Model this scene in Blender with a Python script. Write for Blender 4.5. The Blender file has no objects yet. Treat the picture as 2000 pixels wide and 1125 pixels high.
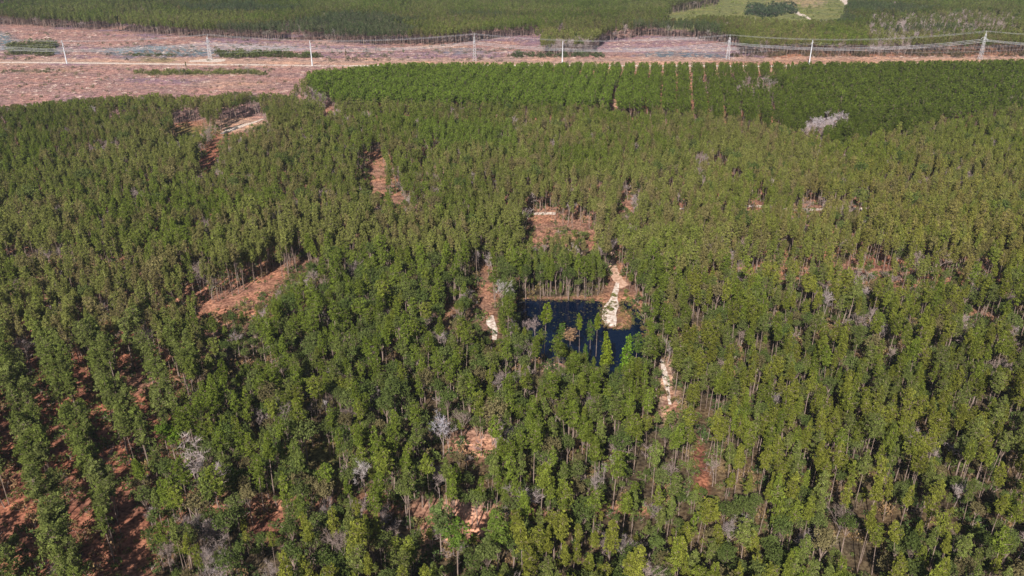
import bpy, math, random
import numpy as np
from math import radians, sin, cos, pi

# ------------------------------------------------------------------ camera, sky, sun
H = 120.0                      # flying height of the camera
F = 1650.0                     # focal length in pixels of a 2000 px wide frame
PITCH = radians(26.5)
scene = bpy.context.scene
cam_data = bpy.data.cameras.new("camera")
cam = bpy.data.objects.new("camera", cam_data)
scene.collection.objects.link(cam)
cam.location = (0, 0, H)
cam.rotation_euler = (pi / 2 - PITCH, 0, 0)
cam_data.sensor_width = 36.0
cam_data.lens = 36.0 * F / 2000.0
cam_data.clip_end = 20000
scene.camera = cam

SUN_EL, SUN_AZ = radians(38), radians(196)      # azimuth from +Y clockwise: behind the camera, a little to the left
world = bpy.data.worlds.new("World")
scene.world = world
world.use_nodes = True
wn = world.node_tree
wn.nodes.clear()
sky = wn.nodes.new('ShaderNodeTexSky')
sky.sky_type = 'NISHITA'
sky.sun_disc = False
sky.sun_elevation = SUN_EL
sky.sun_rotation = SUN_AZ
bg = wn.nodes.new('ShaderNodeBackground')
bg.inputs[1].default_value = 0.05
wo = wn.nodes.new('ShaderNodeOutputWorld')
wn.links.new(sky.outputs[0], bg.inputs[0])
wn.links.new(bg.outputs[0], wo.inputs[0])

sd = bpy.data.lights.new("sun", 'SUN')
sd.energy = 5.0
sd.angle = radians(0.5)
sd.color = (1.0, 0.93, 0.84)
sun = bpy.data.objects.new("sun", sd)
scene.collection.objects.link(sun)
sun.rotation_euler = (pi / 2 - SUN_EL, 0, -SUN_AZ + pi)
sun.location = (0, -50, 200)
scene.view_settings.view_transform = 'Standard'
scene.view_settings.look = 'None'
scene.view_settings.exposure = 0.78
scene.view_settings.gamma = 1.0
scene.cycles.max_bounces = 6
scene.cycles.diffuse_bounces = 2
scene.cycles.glossy_bounces = 2
scene.cycles.transmission_bounces = 2

rng = np.random.default_rng(11)
random.seed(5)
PH = PITCH


def G(u, v):
    """ground point seen at photo pixel (u, v)"""
    x = (u - 1000.0) / F
    y = (562.5 - v) / F
    dy = cos(PH) + y * sin(PH)
    dz = -sin(PH) + y * cos(PH)
    t = H / (-dz)
    return x * t, dy * t


def proj(X, Y, Z):
    """photo pixel of world points"""
    zc = Y * cos(PH) - (Z - H) * sin(PH)
    yc = Y * sin(PH) + (Z - H) * cos(PH)
    return 1000.0 + F * X / zc, 562.5 - F * yc / zc, zc


def inpoly(px, py, poly):
    px = np.asarray(px, float); py = np.asarray(py, float)
    res = np.zeros(px.shape, bool)
    pa = np.array(poly)
    bb = (px >= pa[:, 0].min()) & (px <= pa[:, 0].max()) & (py >= pa[:, 1].min()) & (py <= pa[:, 1].max())
    if px.ndim and bb.sum() < bb.size * .6:
        if bb.any(): res[bb] = inpoly(px[bb], py[bb], poly)
        return res
    n = len(poly)
    for i in range(n):
        x1, y1 = poly[i]; x2, y2 = poly[(i + 1) % n]
        if y1 == y2:
            continue
        c = ((y1 > py) != (y2 > py)) & (px < (x2 - x1) * (py - y1) / (y2 - y1) + x1)
        res ^= c
    return res


_tab = np.random.default_rng(3).random((256, 256))


def vnoise(x, y, scale, seed=0):
    x = np.asarray(x, float) / scale + seed * 17.31 + 4000
    y = np.asarray(y, float) / scale + seed * 9.77 + 4000
    xi = np.floor(x).astype(int); yi = np.floor(y).astype(int)
    fx = x - xi; fy = y - yi
    fx = fx * fx * (3 - 2 * fx); fy = fy * fy * (3 - 2 * fy)
    a = _tab[xi % 256, yi % 256]; b = _tab[(xi + 1) % 256, yi % 256]
    c = _tab[xi % 256, (yi + 1) % 256]; d = _tab[(xi + 1) % 256, (yi + 1) % 256]
    return (a * (1 - fx) + b * fx) * (1 - fy) + (c * (1 - fx) + d * fx) * fy


def fnoise(x, y, scale, seed=0):
    return (vnoise(x, y, scale, seed) + 0.5 * vnoise(x, y, scale / 2.1, seed + 1) + 0.25 * vnoise(x, y, scale / 4.3, seed + 2)) / 1.75


# ------------------------------------------------------------------ helpers
def tag(o, label=None, cat=None, group=None, kind=None):
    if label: o['label'] = label
    if cat: o['category'] = cat
    if group: o['group'] = group
    if kind: o['kind'] = kind
    return o


def mesh_from(name, verts, faces, mats=(), midx=None):
    me = bpy.data.meshes.new(name)
    me.from_pydata([tuple(v) for v in verts], [], [tuple(f) for f in faces])
    for m in mats:
        me.materials.append(m)
    if midx is not None:
        me.polygons.foreach_set('material_index', np.asarray(midx, np.int32))
    me.update()
    return me


def obj(name, me, parent=None, loc=None):
    o = bpy.data.objects.new(name, me)
    scene.collection.objects.link(o)
    if parent is not None:
        o.parent = parent
    if loc is not None:
        o.location = loc
    return o


def new_mat(name):
    m = bpy.data.materials.new(name)
    m.use_nodes = True
    nt = m.node_tree
    nt.nodes.clear()
    out = nt.nodes.new('ShaderNodeOutputMaterial')
    return m, nt, out


def N(nt, t, **kw):
    n = nt.nodes.new(t)
    for k, v in kw.items():
        setattr(n, k, v)
    return n


def tint_leaf_mat(name, transl=0.22, var=0.5):
    m, nt, out = new_mat(name)
    at = N(nt, 'ShaderNodeAttribute', attribute_type='INSTANCER', attribute_name='tint')
    geo = N(nt, 'ShaderNodeNewGeometry')
    mr = N(nt, 'ShaderNodeMapRange')
    mr.inputs[3].default_value = 1 - var
    mr.inputs[4].default_value = 1 + var
    nt.links.new(geo.outputs['Random Per Island'], mr.inputs[0])
    mul = N(nt, 'ShaderNodeVectorMath', operation='SCALE')
    nt.links.new(at.outputs['Color'], mul.inputs[0])
    nt.links.new(mr.outputs[0], mul.inputs['Scale'])
    d = N(nt, 'ShaderNodeBsdfDiffuse')
    t = N(nt, 'ShaderNodeBsdfTranslucent')
    mx = N(nt, 'ShaderNodeMixShader')
    mx.inputs[0].default_value = transl
    nt.links.new(mul.outputs[0], d.inputs[0])
    nt.links.new(mul.outputs[0], t.inputs[0])
    nt.links.new(d.outputs[0], mx.inputs[1])
    nt.links.new(t.outputs[0], mx.inputs[2])
    nt.links.new(mx.outputs[0], out.inputs[0])
    return m


def noise_mat(name, c1, c2, scale, rough=0.9, detail=4.0, bump=0.0, coords='Object', stretch=(1, 1, 1)):
    m, nt, out = new_mat(name)
    tc = N(nt, 'ShaderNodeTexCoord')
    mp = N(nt, 'ShaderNodeMapping')
    mp.inputs['Scale'].default_value = stretch
    nz = N(nt, 'ShaderNodeTexNoise')
    nz.inputs['Scale'].default_value = scale
    nz.inputs['Detail'].default_value = detail
    cr = N(nt, 'ShaderNodeValToRGB')
    cr.color_ramp.elements[0].color = (*c1, 1); cr.color_ramp.elements[0].position = 0.35
    cr.color_ramp.elements[1].color = (*c2, 1); cr.color_ramp.elements[1].position = 0.65
    b = N(nt, 'ShaderNodeBsdfPrincipled')
    b.inputs['Roughness'].default_value = rough
    b.inputs['Specular IOR Level'].default_value = 0.2
    nt.links.new(tc.outputs[coords], mp.inputs[0])
    nt.links.new(mp.outputs[0], nz.inputs['Vector'])
    nt.links.new(nz.outputs[0], cr.inputs[0])
    nt.links.new(cr.outputs[0], b.inputs['Base Color'])
    if bump:
        bp = N(nt, 'ShaderNodeBump')
        bp.inputs['Strength'].default_value = bump
        nt.links.new(nz.outputs[0], bp.inputs['Height'])
        nt.links.new(bp.outputs[0], b.inputs['Normal'])
    nt.links.new(b.outputs[0], out.inputs[0])
    return m


M_NEEDLE = tint_leaf_mat('needles', 0.25, 0.45)
M_LEAF = tint_leaf_mat('leaves', 0.25, 0.45)
M_BARK = noise_mat('pine_bark', (.13, .09, .075), (.30, .23, .195), 3.0, stretch=(1, 1, .25))
M_BARE = noise_mat('weathered_bare_wood', (.19, .15, .135), (.36, .29, .27), 2.0)
M_TWIG = tint_leaf_mat('twigs', 0.0, 0.35)

# ------------------------------------------------------------------ layout in the photo's own perspective
# areas where open ground (or water) is seen; no tree may cover them
OPEN = [
    # cut-over fields and the power-line corridor, left and middle
    [(-300, 52), (0, 52), (100, 57), (200, 63), (340, 74), (450, 80), (600, 84), (700, 90), (830, 92), (880, 90), (950, 80),
     (1020, 73), (1060, 74), (1010, 92), (1000, 105), (1060, 113), (1150, 108), (1180, 85), (1260, 73), (1340, 77), (1400, 86), (1440, 98),
     (1440, 111), (1700, 111), (2300, 105), (2300, 111), (2000, 115), (1700, 119), (1560, 120), (760, 121), (680, 129), (600, 137), (576, 160), (560, 183),
     (480, 176), (380, 186), (300, 180), (200, 186), (100, 196), (0, 205), (-300, 225)],
    # open field at the top right
    [(1420, -40), (1670, -40), (1650, 10), (1640, 36), (1560, 38), (1440, 30), (1380, 27), (1330, 34), (1300, 30), (1400, 12)],
    [(428, 258), (445, 245), (490, 230), (516, 228), (512, 240), (460, 262)],
    [(335, 262), (350, 252), (400, 243), (398, 252), (370, 262)],
    [(394, 332), (400, 305), (415, 275), (432, 262), (436, 275), (425, 300), (412, 330), (402, 338)],
    [(728, 378), (727, 330), (730, 312), (748, 312), (752, 345), (750, 380)],
    [(768, 398), (768, 382), (790, 384), (788, 399)],
    [(1036, 474), (1044, 440), (1040, 414), (1085, 406), (1092, 432), (1160, 428), (1158, 452), (1090, 448), (1066, 455), (1052, 478)],
    [(1144, 484), (1150, 452), (1158, 452), (1154, 486)],
    [(1205, 412), (1212, 396), (1236, 392), (1232, 408)],
    [(635, 218), (637, 206), (650, 205), (650, 218)],
    [(1192, 212), (1194, 184), (1200, 184), (1205, 210)],
    # the long clearing left of the parcel
    [(385, 612), (400, 588), (450, 570), (500, 549), (540, 524), (572, 502), (590, 506), (562, 538), (525, 570), (480, 592), (430, 607)],
    [(582, 526), (586, 508), (602, 508), (598, 526)],
    # tracks and openings in the parcel
    [(938, 590), (936, 545), (938, 520), (950, 518), (955, 545), (962, 590), (974, 640), (972, 662), (962, 664), (950, 632)],
    [(866, 632), (866, 600), (880, 596), (884, 630)],
    [(1190, 512), (1206, 512), (1210, 545), (1226, 562), (1232, 585), (1252, 600), (1256, 640), (1258, 660), (1240, 655), (1200, 640),
     (1180, 650), (1150, 640), (1120, 638), (1100, 618), (1100, 600), (1010, 600), (1010, 588), (1160, 584), (1182, 575), (1196, 555)],
    [(1015, 600), (1160, 600), (1160, 636), (1080, 634), (1052, 625), (1018, 640)],
    [(1120, 650), (1250, 650), (1240, 672), (1212, 690), (1200, 705), (1182, 660), (1178, 690), (1120, 676)],
    [(1292, 716), (1306, 716), (1312, 760), (1322, 800), (1306, 800), (1296, 760)],
    [(1358, 872), (1374, 874), (1384, 925), (1372, 930), (1360, 900)],
    [(893, 858), (900, 842), (930, 838), (950, 862), (968, 872), (936, 880), (905, 876)],
    [(815, 1012), (820, 985), (866, 986), (930, 992), (932, 1014), (912, 1010), (900, 1036), (882, 1030), (868, 1008), (840, 1010)],
    [(490, 1036), (500, 1016), (545, 1010), (550, 1028), (520, 1038)],
    [(610, 895), (612, 874), (640, 870), (645, 892)],
    [(236, 1125), (238, 1040), (236, 965), (262, 950), (270, 1000), (282, 1060), (300, 1160), (240, 1160)],
    [(-20, 1050), (-20, 1000), (15, 1006), (24, 1040)],
    [(252, 742), (262, 726), (288, 730), (284, 752)],
    [(1700, 508), (1720, 504), (1745, 508), (1740, 516), (1705, 516)],
    [(1888, 610), (1900, 602), (1935, 602), (1938, 612), (1910, 618)],
    [(1060, 715), (1060, 702), (1090, 702), (1088, 716)],
    [(1556, 407), (1600, 406), (1600, 411), (1556, 412)], [(1662, 405), (1695, 405), (1695, 410), (1662, 410)], [(1462, 400), (1486, 399), (1486, 405), (1462, 405)],
    [(1320, 411), (1334, 410), (1334, 415), (1320, 416)],
]
WEAK_OPEN = [   # half open: few trees
    [(600, 900), (640, 860), (720, 860), (730, 900), (660, 925)],
    [(860, 880), (850, 790), (900, 780), (990, 820), (1000, 880), (940, 895)],
    [(1490, 570), (1600, 560), (1700, 600), (1680, 640), (1560, 650)],
    [(200, 480), (0, 470), (0, 510), (240, 510)],
    [(380, 690), (400, 600), (520, 600), (480, 700)],
    [(1420, 480), (1600, 460), (1980, 500), (1980, 540), (1450, 530)],
    [(570, 185), (585, 165), (640, 175), (640, 195)],
    [(250, 1125), (270, 1040), (480, 1050), (500, 1160), (250, 1160)],
    [(440, 1040), (430, 940), (480, 930), (530, 1000), (560, 1040)],
    [(1030, 480), (1045, 445), (1160, 445), (1160, 480)],
    [(1380, 930), (1370, 850), (1400, 850), (1420, 960)],
]
ZK = [(-400, 640), (120, 650), (280, 632), (395, 680), (350, 780), (250, 900), (238, 1000), (240, 1300), (-400, 1300)]
ZF = [(575, 112), (2400, 95), (2400, 200), (1990, 205), (1760, 250), (1640, 275), (1480, 235), (1300, 212), (1180, 205), (900, 202), (620, 196)]
ZP = [(600, 480), (1285, 490), (1372, 1000), (235, 955), (400, 720)]
ZG = [(820, 230), (1010, 232), (1005, 285), (830, 280)]
# shoreline of the pond, as ground points seen in the photo
POND = [(1004, 586), (1040, 584), (1080, 586), (1120, 585), (1155, 588), (1176, 590), (1176, 600), (1174, 625), (1180, 636), (1200, 641), (1222, 640),
        (1234, 630), (1231, 612), (1218, 600), (1208, 594), (1212, 588), (1226, 590), (1242, 604), (1254, 620), (1260, 650), (1262, 690), (1250, 730), (1225, 750),
        (1180, 748), (1140, 725), (1100, 705), (1060, 697), (1030, 690), (1012, 670), (1004, 630)]
PONDXY = [G(u, v) for u, v in POND]


def in_pond(X, Y):
    return inpoly(X, Y, PONDXY)


# ------------------------------------------------------------------ ground
def axis(lo, hi, coarse, flo, fhi, fine):
    a = list(np.arange(lo, flo, coarse)) + list(np.arange(flo, fhi, fine)) + list(np.arange(fhi, hi + coarse, coarse))
    return np.array(a)


gx = axis(-700, 700, 3.0, -4, 62, 0.8)
gy = axis(20, 1100, 3.0, 160, 262, 0.8)
GX, GY = np.meshgrid(gx, gy)
gu, gv, _ = proj(GX, GY, np.zeros_like(GX))
wob = (fnoise(GX, GY, 14, 40) - .5)
gu2 = gu + wob * 26
gv2 = gv + wob * 9
C = {
    'floor': (.27, .145, .095), 'straw': (.36, .18, .12), 'pink': (.32, .195, .175), 'mauve': (.24, .16, .20), 'teal': (.10, .17, .20),
    'tan': (.46, .31, .23), 'sand': (.80, .70, .62), 'orange': (.31, .17, .115), 'olive': (.17, .16, .05), 'red': (.24, .10, .065), 'ygreen': (.17, .185, .07),
    'grey': (.33, .28, .29), 'peach': (.58, .33, .23),
}
col = np.zeros(GX.shape + (3,)) + np.array(C['floor'])
nz = fnoise(GX, GY, 30, 7)[..., None]
col = col * (1 - nz * .5) + np.array(C['straw']) * nz * .5


def paint(poly, c, soft=1.0):
    m = inpoly(gu2, gv2, poly)[..., None]
    col[:] = np.where(m, col * (1 - soft) + np.array(C[c]) * soft, col)


def blob(u, v, ru, rv, c, s=1.0):
    d = ((gu2 - u) / ru) ** 2 + ((gv2 - v) / rv) ** 2
    w = (np.clip(1.5 - d, 0, 1) * s)[..., None]
    col[:] = col * (1 - w) + np.array(C[c]) * w


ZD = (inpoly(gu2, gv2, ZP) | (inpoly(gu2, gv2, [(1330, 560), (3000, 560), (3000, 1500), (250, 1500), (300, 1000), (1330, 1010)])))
col[:] = np.where(ZD[..., None], np.array((.055, .042, .025)) * (1 + 1.4 * fnoise(GX, GY, 9, 71)[..., None]), col)  # shade of the gaps between dense trees painted into the floor colour
dist_in = in_pond(GX, GY)
FIELD = [(-900, 40), (2900, 40), (2900, 220), (-900, 260)]
paint([(-900, 35), (1500, 35), (1500, 122), (-900, 122)], 'pink')
paint([(-900, 118), (760, 118), (640, 230), (-900, 260)], 'pink')
m = inpoly(gu, gv, [(-900, 35), (1500, 35), (1500, 118), (-900, 118)])
n1 = fnoise(GX / 4, GY, 22, 21)
col[:] = np.where((m & (n1 > .47))[..., None], np.array(C['mauve']), col)
col[:] = np.where((m & (n1 > .62))[..., None], np.array(C['grey']), col)
blob(0, 80, 32, 18, 'teal', .9)
blob(330, 100, 140, 11, 'teal', .85)
blob(80, 98, 50, 9, 'teal', .6)
blob(470, 92, 100, 8, 'grey', .7)
blob(770, 107, 200, 5, 'mauve', .8)
blob(860, 92, 60, 4, 'tan', .8)
blob(640, 84, 60, 4, 'tan', .5)
blob(900, 100, 50, 6, 'teal', .5)
blob(1330, 108, 90, 7, 'teal', .8)
blob(1300, 88, 100, 8, 'mauve', .8)
blob(1040, 84, 30, 8, 'mauve', .6)
# the corridor strip
paint([(-900, 113), (760, 114), (2900, 105), (2900, 135), (1560, 142), (760, 132), (-900, 128)], 'tan', .75)
paint([(-900, 124), (760, 127), (740, 140), (-900, 136)], 'pink', .5)
paint([(1380, 118), (1700, 116), (1700, 130), (1380, 130)], 'orange', .5)
blob(405, 116, 45, 5, 'tan', 1)
blob(310, 117, 40, 4, 'olive', .6)
blob(130, 126, 50, 3, 'mauve', .8)
blob(300, 158, 60, 7, 'mauve', .9)
blob(380, 158, 60, 6, 'mauve', .6)
blob(150, 190, 50, 8, 'mauve', .5)
blob(80, 150, 60, 8, 'orange', .25)
blob(450, 165, 80, 10, 'tan', .5)
blob(540, 160, 30, 10, 'orange', .35)
blob(380, 143, 120, 4, 'olive', .7)
blob(90, 139, 80, 3, 'olive', .3)
# top right field
paint([(1300, -80), (1760, -80), (1690, 60), (1300, 60)], 'ygreen')
blob(1560, 5, 60, 9, 'tan', .4)
# forest openings
for u, v, ru, rv, c, s in [
    (470, 245, 60, 14, 'tan', .9), (370, 256, 40, 8, 'olive', .7), (413, 305, 30, 40, 'red', .8), (740, 350, 22, 50, 'orange', 1), (778, 395, 18, 16, 'orange', .8),
    (1100, 440, 80, 42, 'orange', .9), (1220, 405, 25, 18, 'orange', .8), (644, 213, 10, 9, 'orange', 1), (1198, 200, 9, 20, 'tan', .8),
    (480, 575, 115, 50, 'straw', .6), (590, 518, 16, 14, 'orange', 1), (1140, 587, 150, 9, 'orange', .6),
    (950, 590, 26, 75, 'orange', .85), (874, 620, 20, 35, 'orange', .6), (1205, 545, 34, 50, 'orange', .75), (1238, 585, 16, 26, 'orange', .7),
    (1210, 612, 34, 30, 'orange', .5), (1308, 770, 22, 70, 'tan', .8), (1310, 790, 16, 24, 'red', .5), (1370, 920, 16, 60, 'red', .8),
    (930, 862, 50, 34, 'peach', .7), (885, 1015, 80, 45, 'peach', 1), (840, 1000, 40, 34, 'orange', 1), (520, 1030, 50, 26, 'red', .9),
    (255, 1010, 40, 120, 'orange', .7), (40, 1020, 60, 50, 'straw', .7), (150, 880, 230, 260, 'red', .75), (650, 900, 80, 50, 'olive', .7),
    (270, 740, 40, 30, 'orange', .8), (210, 860, 40, 80, 'red', .5), (1075, 712, 30, 16, 'tan', .9), (1720, 514, 50, 12, 'red', .8), (1912, 614, 50, 14, 'orange', .6),
]:
    blob(u, v, ru, rv, c, s)

GZ = (fnoise(GX, GY, 60, 3) - .5) * .5 + (fnoise(GX, GY, 6, 5) - .5) * .25
far = np.clip((np.hypot(GX, GY) - 600) / 300, 0, 1)
# pond basin: lower smoothly from the shoreline inwards
pxy = np.array(PONDXY)
nearp = (GX > -15) & (GX < 75) & (GY > 150) & (GY < 275)
dd = np.full(GX.shape, 99.0)
P0 = pxy; P1 = np.roll(pxy, -1, axis=0)
qx, qy = GX[nearp], GY[nearp]
best = np.full(qx.shape, 99.0)
for (ax, ay), (bx, by) in zip(P0, P1):
    L2 = (bx - ax) ** 2 + (by - ay) ** 2
    t = np.clip(((qx - ax) * (bx - ax) + (qy - ay) * (by - ay)) / L2, 0, 1)
    best = np.minimum(best, np.hypot(qx - ax - t * (bx - ax), qy - ay - t * (by - ay)))
dd[nearp] = best
sgn = np.where(dist_in, -dd, dd)
shore = np.clip(sgn / 2.5, -1, 1)
GZ = np.where(np.abs(dd) < 90, np.where(sgn < 0, -.45 + shore * .9, GZ * np.clip(sgn / 6, 0, 1) - .45 * (1 - np.clip(sgn / 2.5, 0, 1))), GZ)
col = np.where((dist_in)[..., None], np.array((.03, .028, .02)), col)
rim = (sgn > 0) & (sgn < 2.0)
col = np.where(rim[..., None], col * .4 + np.array(C['orange']) * .6, col)
ny_, nx_ = GX.shape
idx = np.arange(ny_ * nx_).reshape(ny_, nx_)
q = np.stack([idx[:-1, :-1], idx[:-1, 1:], idx[1:, 1:], idx[1:, :-1]], -1).reshape(-1, 4)
inner = np.stack([GX.ravel(), GY.ravel(), GZ.ravel()], 1)
# outer skirt to the horizon
me = bpy.data.meshes.new('ground')
x0, x1, y0, y1 = gx[0], gx[-1], gy[0], gy[-1]
B = 9000
rimidx = list(idx[0, :]) + list(idx[1:, -1]) + list(idx[-1, -2::-1]) + list(idx[-2:0:-1, 0])
rp = inner[rimidx]
cc = np.array([(x0 + x1) / 2, (y0 + y1) / 2])
dirv = rp[:, :2] - cc
dirv = dirv / np.linalg.norm(dirv, axis=1, keepdims=True)
outp = np.concatenate([cc + dirv * B, np.zeros((len(rp), 1))], 1)
verts = np.concatenate([inner, outp])
n0 = len(inner); nr = len(rp)
sk = np.array([[rimidx[i], n0 + i, n0 + (i + 1) % nr, rimidx[(i + 1) % nr]] for i in range(nr)])
allf = np.concatenate([q, sk])
me.vertices.add(len(verts)); me.vertices.foreach_set('co', verts.ravel())
me.loops.add(allf.size); me.loops.foreach_set('vertex_index', allf.ravel().astype(np.int32))
me.polygons.add(len(allf)); me.polygons.foreach_set('loop_start', np.arange(0, allf.size, 4, dtype=np.int32))
me.update(calc_edges=True)
me.validate()
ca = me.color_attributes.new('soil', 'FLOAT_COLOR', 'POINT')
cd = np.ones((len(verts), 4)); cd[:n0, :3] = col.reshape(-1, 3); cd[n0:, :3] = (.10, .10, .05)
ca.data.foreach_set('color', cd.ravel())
me.polygons.foreach_set('use_smooth', np.ones(len(allf), bool))

m, nt, out = new_mat('soil_and_pine_straw')
at = N(nt, 'ShaderNodeAttribute', attribute_type='GEOMETRY', attribute_name='soil')
tc = N(nt, 'ShaderNodeTexCoord')
b = N(nt, 'ShaderNodeBsdfPrincipled'); b.inputs['Roughness'].default_value = .95; b.inputs['Specular IOR Level'].default_value = .1


def gmul(prev, scale, lo, hi, c_lo, c_hi, detail=3, stretch=(1, 1, 1)):
    mp = N(nt, 'ShaderNodeMapping'); mp.inputs['Scale'].default_value = stretch
    mp.inputs['Rotation'].default_value = (0, 0, .25)
    nzz = N(nt, 'ShaderNodeTexNoise'); nzz.inputs['Scale'].default_value = scale; nzz.inputs['Detail'].default_value = detail
    cr = N(nt, 'ShaderNodeValToRGB')
    cr.color_ramp.elements[0].position = lo; cr.color_ramp.elements[0].color = (*c_lo, 1)
    cr.color_ramp.elements[1].position = hi; cr.color_ramp.elements[1].color = (*c_hi, 1)
    mx = N(nt, 'ShaderNodeMix', data_type='RGBA', blend_type='MULTIPLY'); mx.inputs[0].default_value = 1
    nt.links.new(tc.outputs['Object'], mp.inputs[0]); nt.links.new(mp.outputs[0], nzz.inputs['Vector']); nt.links.new(nzz.outputs[0], cr.inputs[0])
    nt.links.new(prev, mx.inputs[6]); nt.links.new(cr.outputs[0], mx.inputs[7])
    return mx.outputs[2]


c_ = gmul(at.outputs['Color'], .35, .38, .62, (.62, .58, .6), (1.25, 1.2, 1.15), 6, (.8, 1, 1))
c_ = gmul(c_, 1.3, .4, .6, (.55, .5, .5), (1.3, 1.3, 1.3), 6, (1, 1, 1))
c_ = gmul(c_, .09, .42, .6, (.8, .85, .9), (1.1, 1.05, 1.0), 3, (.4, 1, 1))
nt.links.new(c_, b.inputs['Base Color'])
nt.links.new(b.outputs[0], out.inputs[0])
me.materials.append(m)
g = obj('ground', me)
tag(g, 'pink brown earth and pine straw under and between the trees', None, None, 'structure')

# water
m, nt, out = new_mat('pond_water')
b = N(nt, 'ShaderNodeBsdfPrincipled')
b.inputs['Base Color'].default_value = (.0005, .004, .016, 1)
b.inputs['Roughness'].default_value = .06
b.inputs['IOR'].default_value = 1.33
tc = N(nt, 'ShaderNodeTexCoord')
nz1 = N(nt, 'ShaderNodeTexNoise'); nz1.inputs['Scale'].default_value = .9; nz1.inputs['Detail'].default_value = 5
bp = N(nt, 'ShaderNodeBump'); bp.inputs['Strength'].default_value = .12; bp.inputs['Distance'].default_value = .3
nt.links.new(tc.outputs['Object'], nz1.inputs['Vector']); nt.links.new(nz1.outputs[0], bp.inputs['Height'])
nt.links.new(bp.outputs[0], b.inputs['Normal']); nt.links.new(b.outputs[0], out.inputs[0])
cxp, cyp = pxy.mean(0)
wv = [((x - cxp) * 1.06 + cxp, (y - cyp) * 1.06 + cyp, -.30) for x, y in PONDXY]
# water sheet as a plain rectangle-free polygon, slightly wider than the shore and dipping under the bank
wm = mesh_from('pond', wv, [list(range(len(wv)))], [m])
w = obj('pond', wm)
tag(w, 'dark blue water of the small pond in the pines', None, None, 'structure')


# tracks of pale sand, as ribbons following the ground
def ribbon(name, pts, widths, mat, label, lift=.03, wander=.6, seed=0):
    P = np.array([G(u, v) for u, v in pts])
    seg = np.linalg.norm(np.diff(P, axis=0), axis=1); s = np.concatenate([[0], np.cumsum(seg)])
    n = max(8, int(s[-1] / 1.6)); ss = np.linspace(0, s[-1], n)
    X = np.interp(ss, s, P[:, 0]); Y = np.interp(ss, s, P[:, 1]); W = np.interp(ss, s, widths)
    dx = np.gradient(X); dy = np.gradient(Y); L = np.hypot(dx, dy); nx, ny = -dy / L, dx / L
    e1 = W / 2 * (1 + wander * (vnoise(X, Y, 5, seed) - .5) * 2); e2 = W / 2 * (1 + wander * (vnoise(X, Y, 5, seed + 5) - .5) * 2)
    K = 5
    vs = []; fs = []
    for i in range(n):
        for k in range(K):
            t = k / (K - 1)
            o_ = -e1[i] + (e1[i] + e2[i]) * t
            vs.append((X[i] + nx[i] * o_, Y[i] + ny[i] * o_))
    vs = np.array(vs)
    z = ground_z(vs[:, 0], vs[:, 1]) + lift
    for i in range(n - 1):
        for k in range(K - 1):
            a = i * K + k
            fs.append((a, a + 1, a + K + 1, a + K))
    me = mesh_from(name, np.c_[vs, z], fs, [mat])
    o = obj(name, me)
    tag(o, label, None, None, 'structure')
    return o


def ground_z(X, Y):
    X = np.asarray(X, float); Y = np.asarray(Y, float)
    i = np.clip(np.searchsorted(gx, X) - 1, 0, len(gx) - 2); j = np.clip(np.searchsorted(gy, Y) - 1, 0, len(gy) - 2)
    fx = np.clip((X - gx[i]) / (gx[i + 1] - gx[i]), 0, 1); fy = np.clip((Y - gy[j]) / (gy[j + 1] - gy[j]), 0, 1)
    return (GZ[j, i] * (1 - fx) + GZ[j, i + 1] * fx) * (1 - fy) + (GZ[j + 1, i] * (1 - fx) + GZ[j + 1, i + 1] * fx) * fy


M_SAND = noise_mat('pale_sand', (.30, .21, .16), (.68, .60, .54), 1.1, coords='Object', stretch=(1, 1, 1))
M_DIRT = noise_mat('orange_dirt', (.34, .20, .14), (.55, .37, .28), .9)
ribbon('road', [(-300, 122), (0, 122), (130, 123), (400, 126), (600, 128), (770, 128), (1100, 128), (1500, 129), (1580, 127), (2300, 120)], [4.2] * 10, M_SAND,
       'pale sand service road running under the power lines', .03, .25)
ribbon('path', [(1208, 552), (1200, 575), (1196, 600), (1191, 622), (1192, 636)], [1.2, 2.0, 3.2, 4.4, 2.6], M_SAND, 'white sand spit running into the pond', .05, .7, 3)
ribbon('path', [(1192, 470), (1192, 500), (1198, 530), (1210, 548), (1222, 556), (1208, 562)], [2.2, 2.4, 2.6, 2.8, 2.5, 2.0], M_DIRT, 'tan dirt track coming down to the pond', .04, .5, 4)
ribbon('path', [(962, 616), (960, 630), (967, 645), (966, 664)], [.6, 3.0, 1.2, 1.0], M_SAND, 'white sand patch on the narrow track left of the pond', .05, .6, 6)
ribbon('path', [(432, 262), (462, 249), (490, 241), (514, 233)], [3, 3.5, 2.5, 1.5], M_SAND, 'short stretch of pale track in the upper left pines', .04, .5, 8)
ribbon('path', [(1300, 409), (1470, 403), (1560, 410), (1700, 408), (1780, 414)], [1.6, 2.6, 3.0, 2.8, 1.5], M_SAND, 'thin pale track crossing the right hand woods', .04, .5, 9)
ribbon('path', [(1292, 700), (1300, 740), (1308, 790)], [1.0, 1.8, .8], M_SAND, 'pale sandy track beside the right side of the pond wood', .04, .5, 10)
ribbon('path', [(1548, 18), (1556, 25), (1572, 32), (1584, 38)], [5, 7, 5, 3], M_SAND, 'pale path bending through the far green field', .05, .5, 11)
ribbon('path', [(1651, -12), (1653, 2), (1656, 10)], [9, 10, 6], M_SAND, 'pale path at the top edge beside the far wood', .05, .5, 12)
ribbon('path', [(1040, 417), (1062, 416), (1085, 417)], [1.5, 3.5, 2.5], M_SAND, 'pale strip along the top of the orange clearing', .05, .5, 13)
ribbon('path', [(370, 119), (400, 119), (440, 118)], [5, 13, 5], M_SAND, 'pale sandy turnout by the service road', .06, .6, 14)


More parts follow.
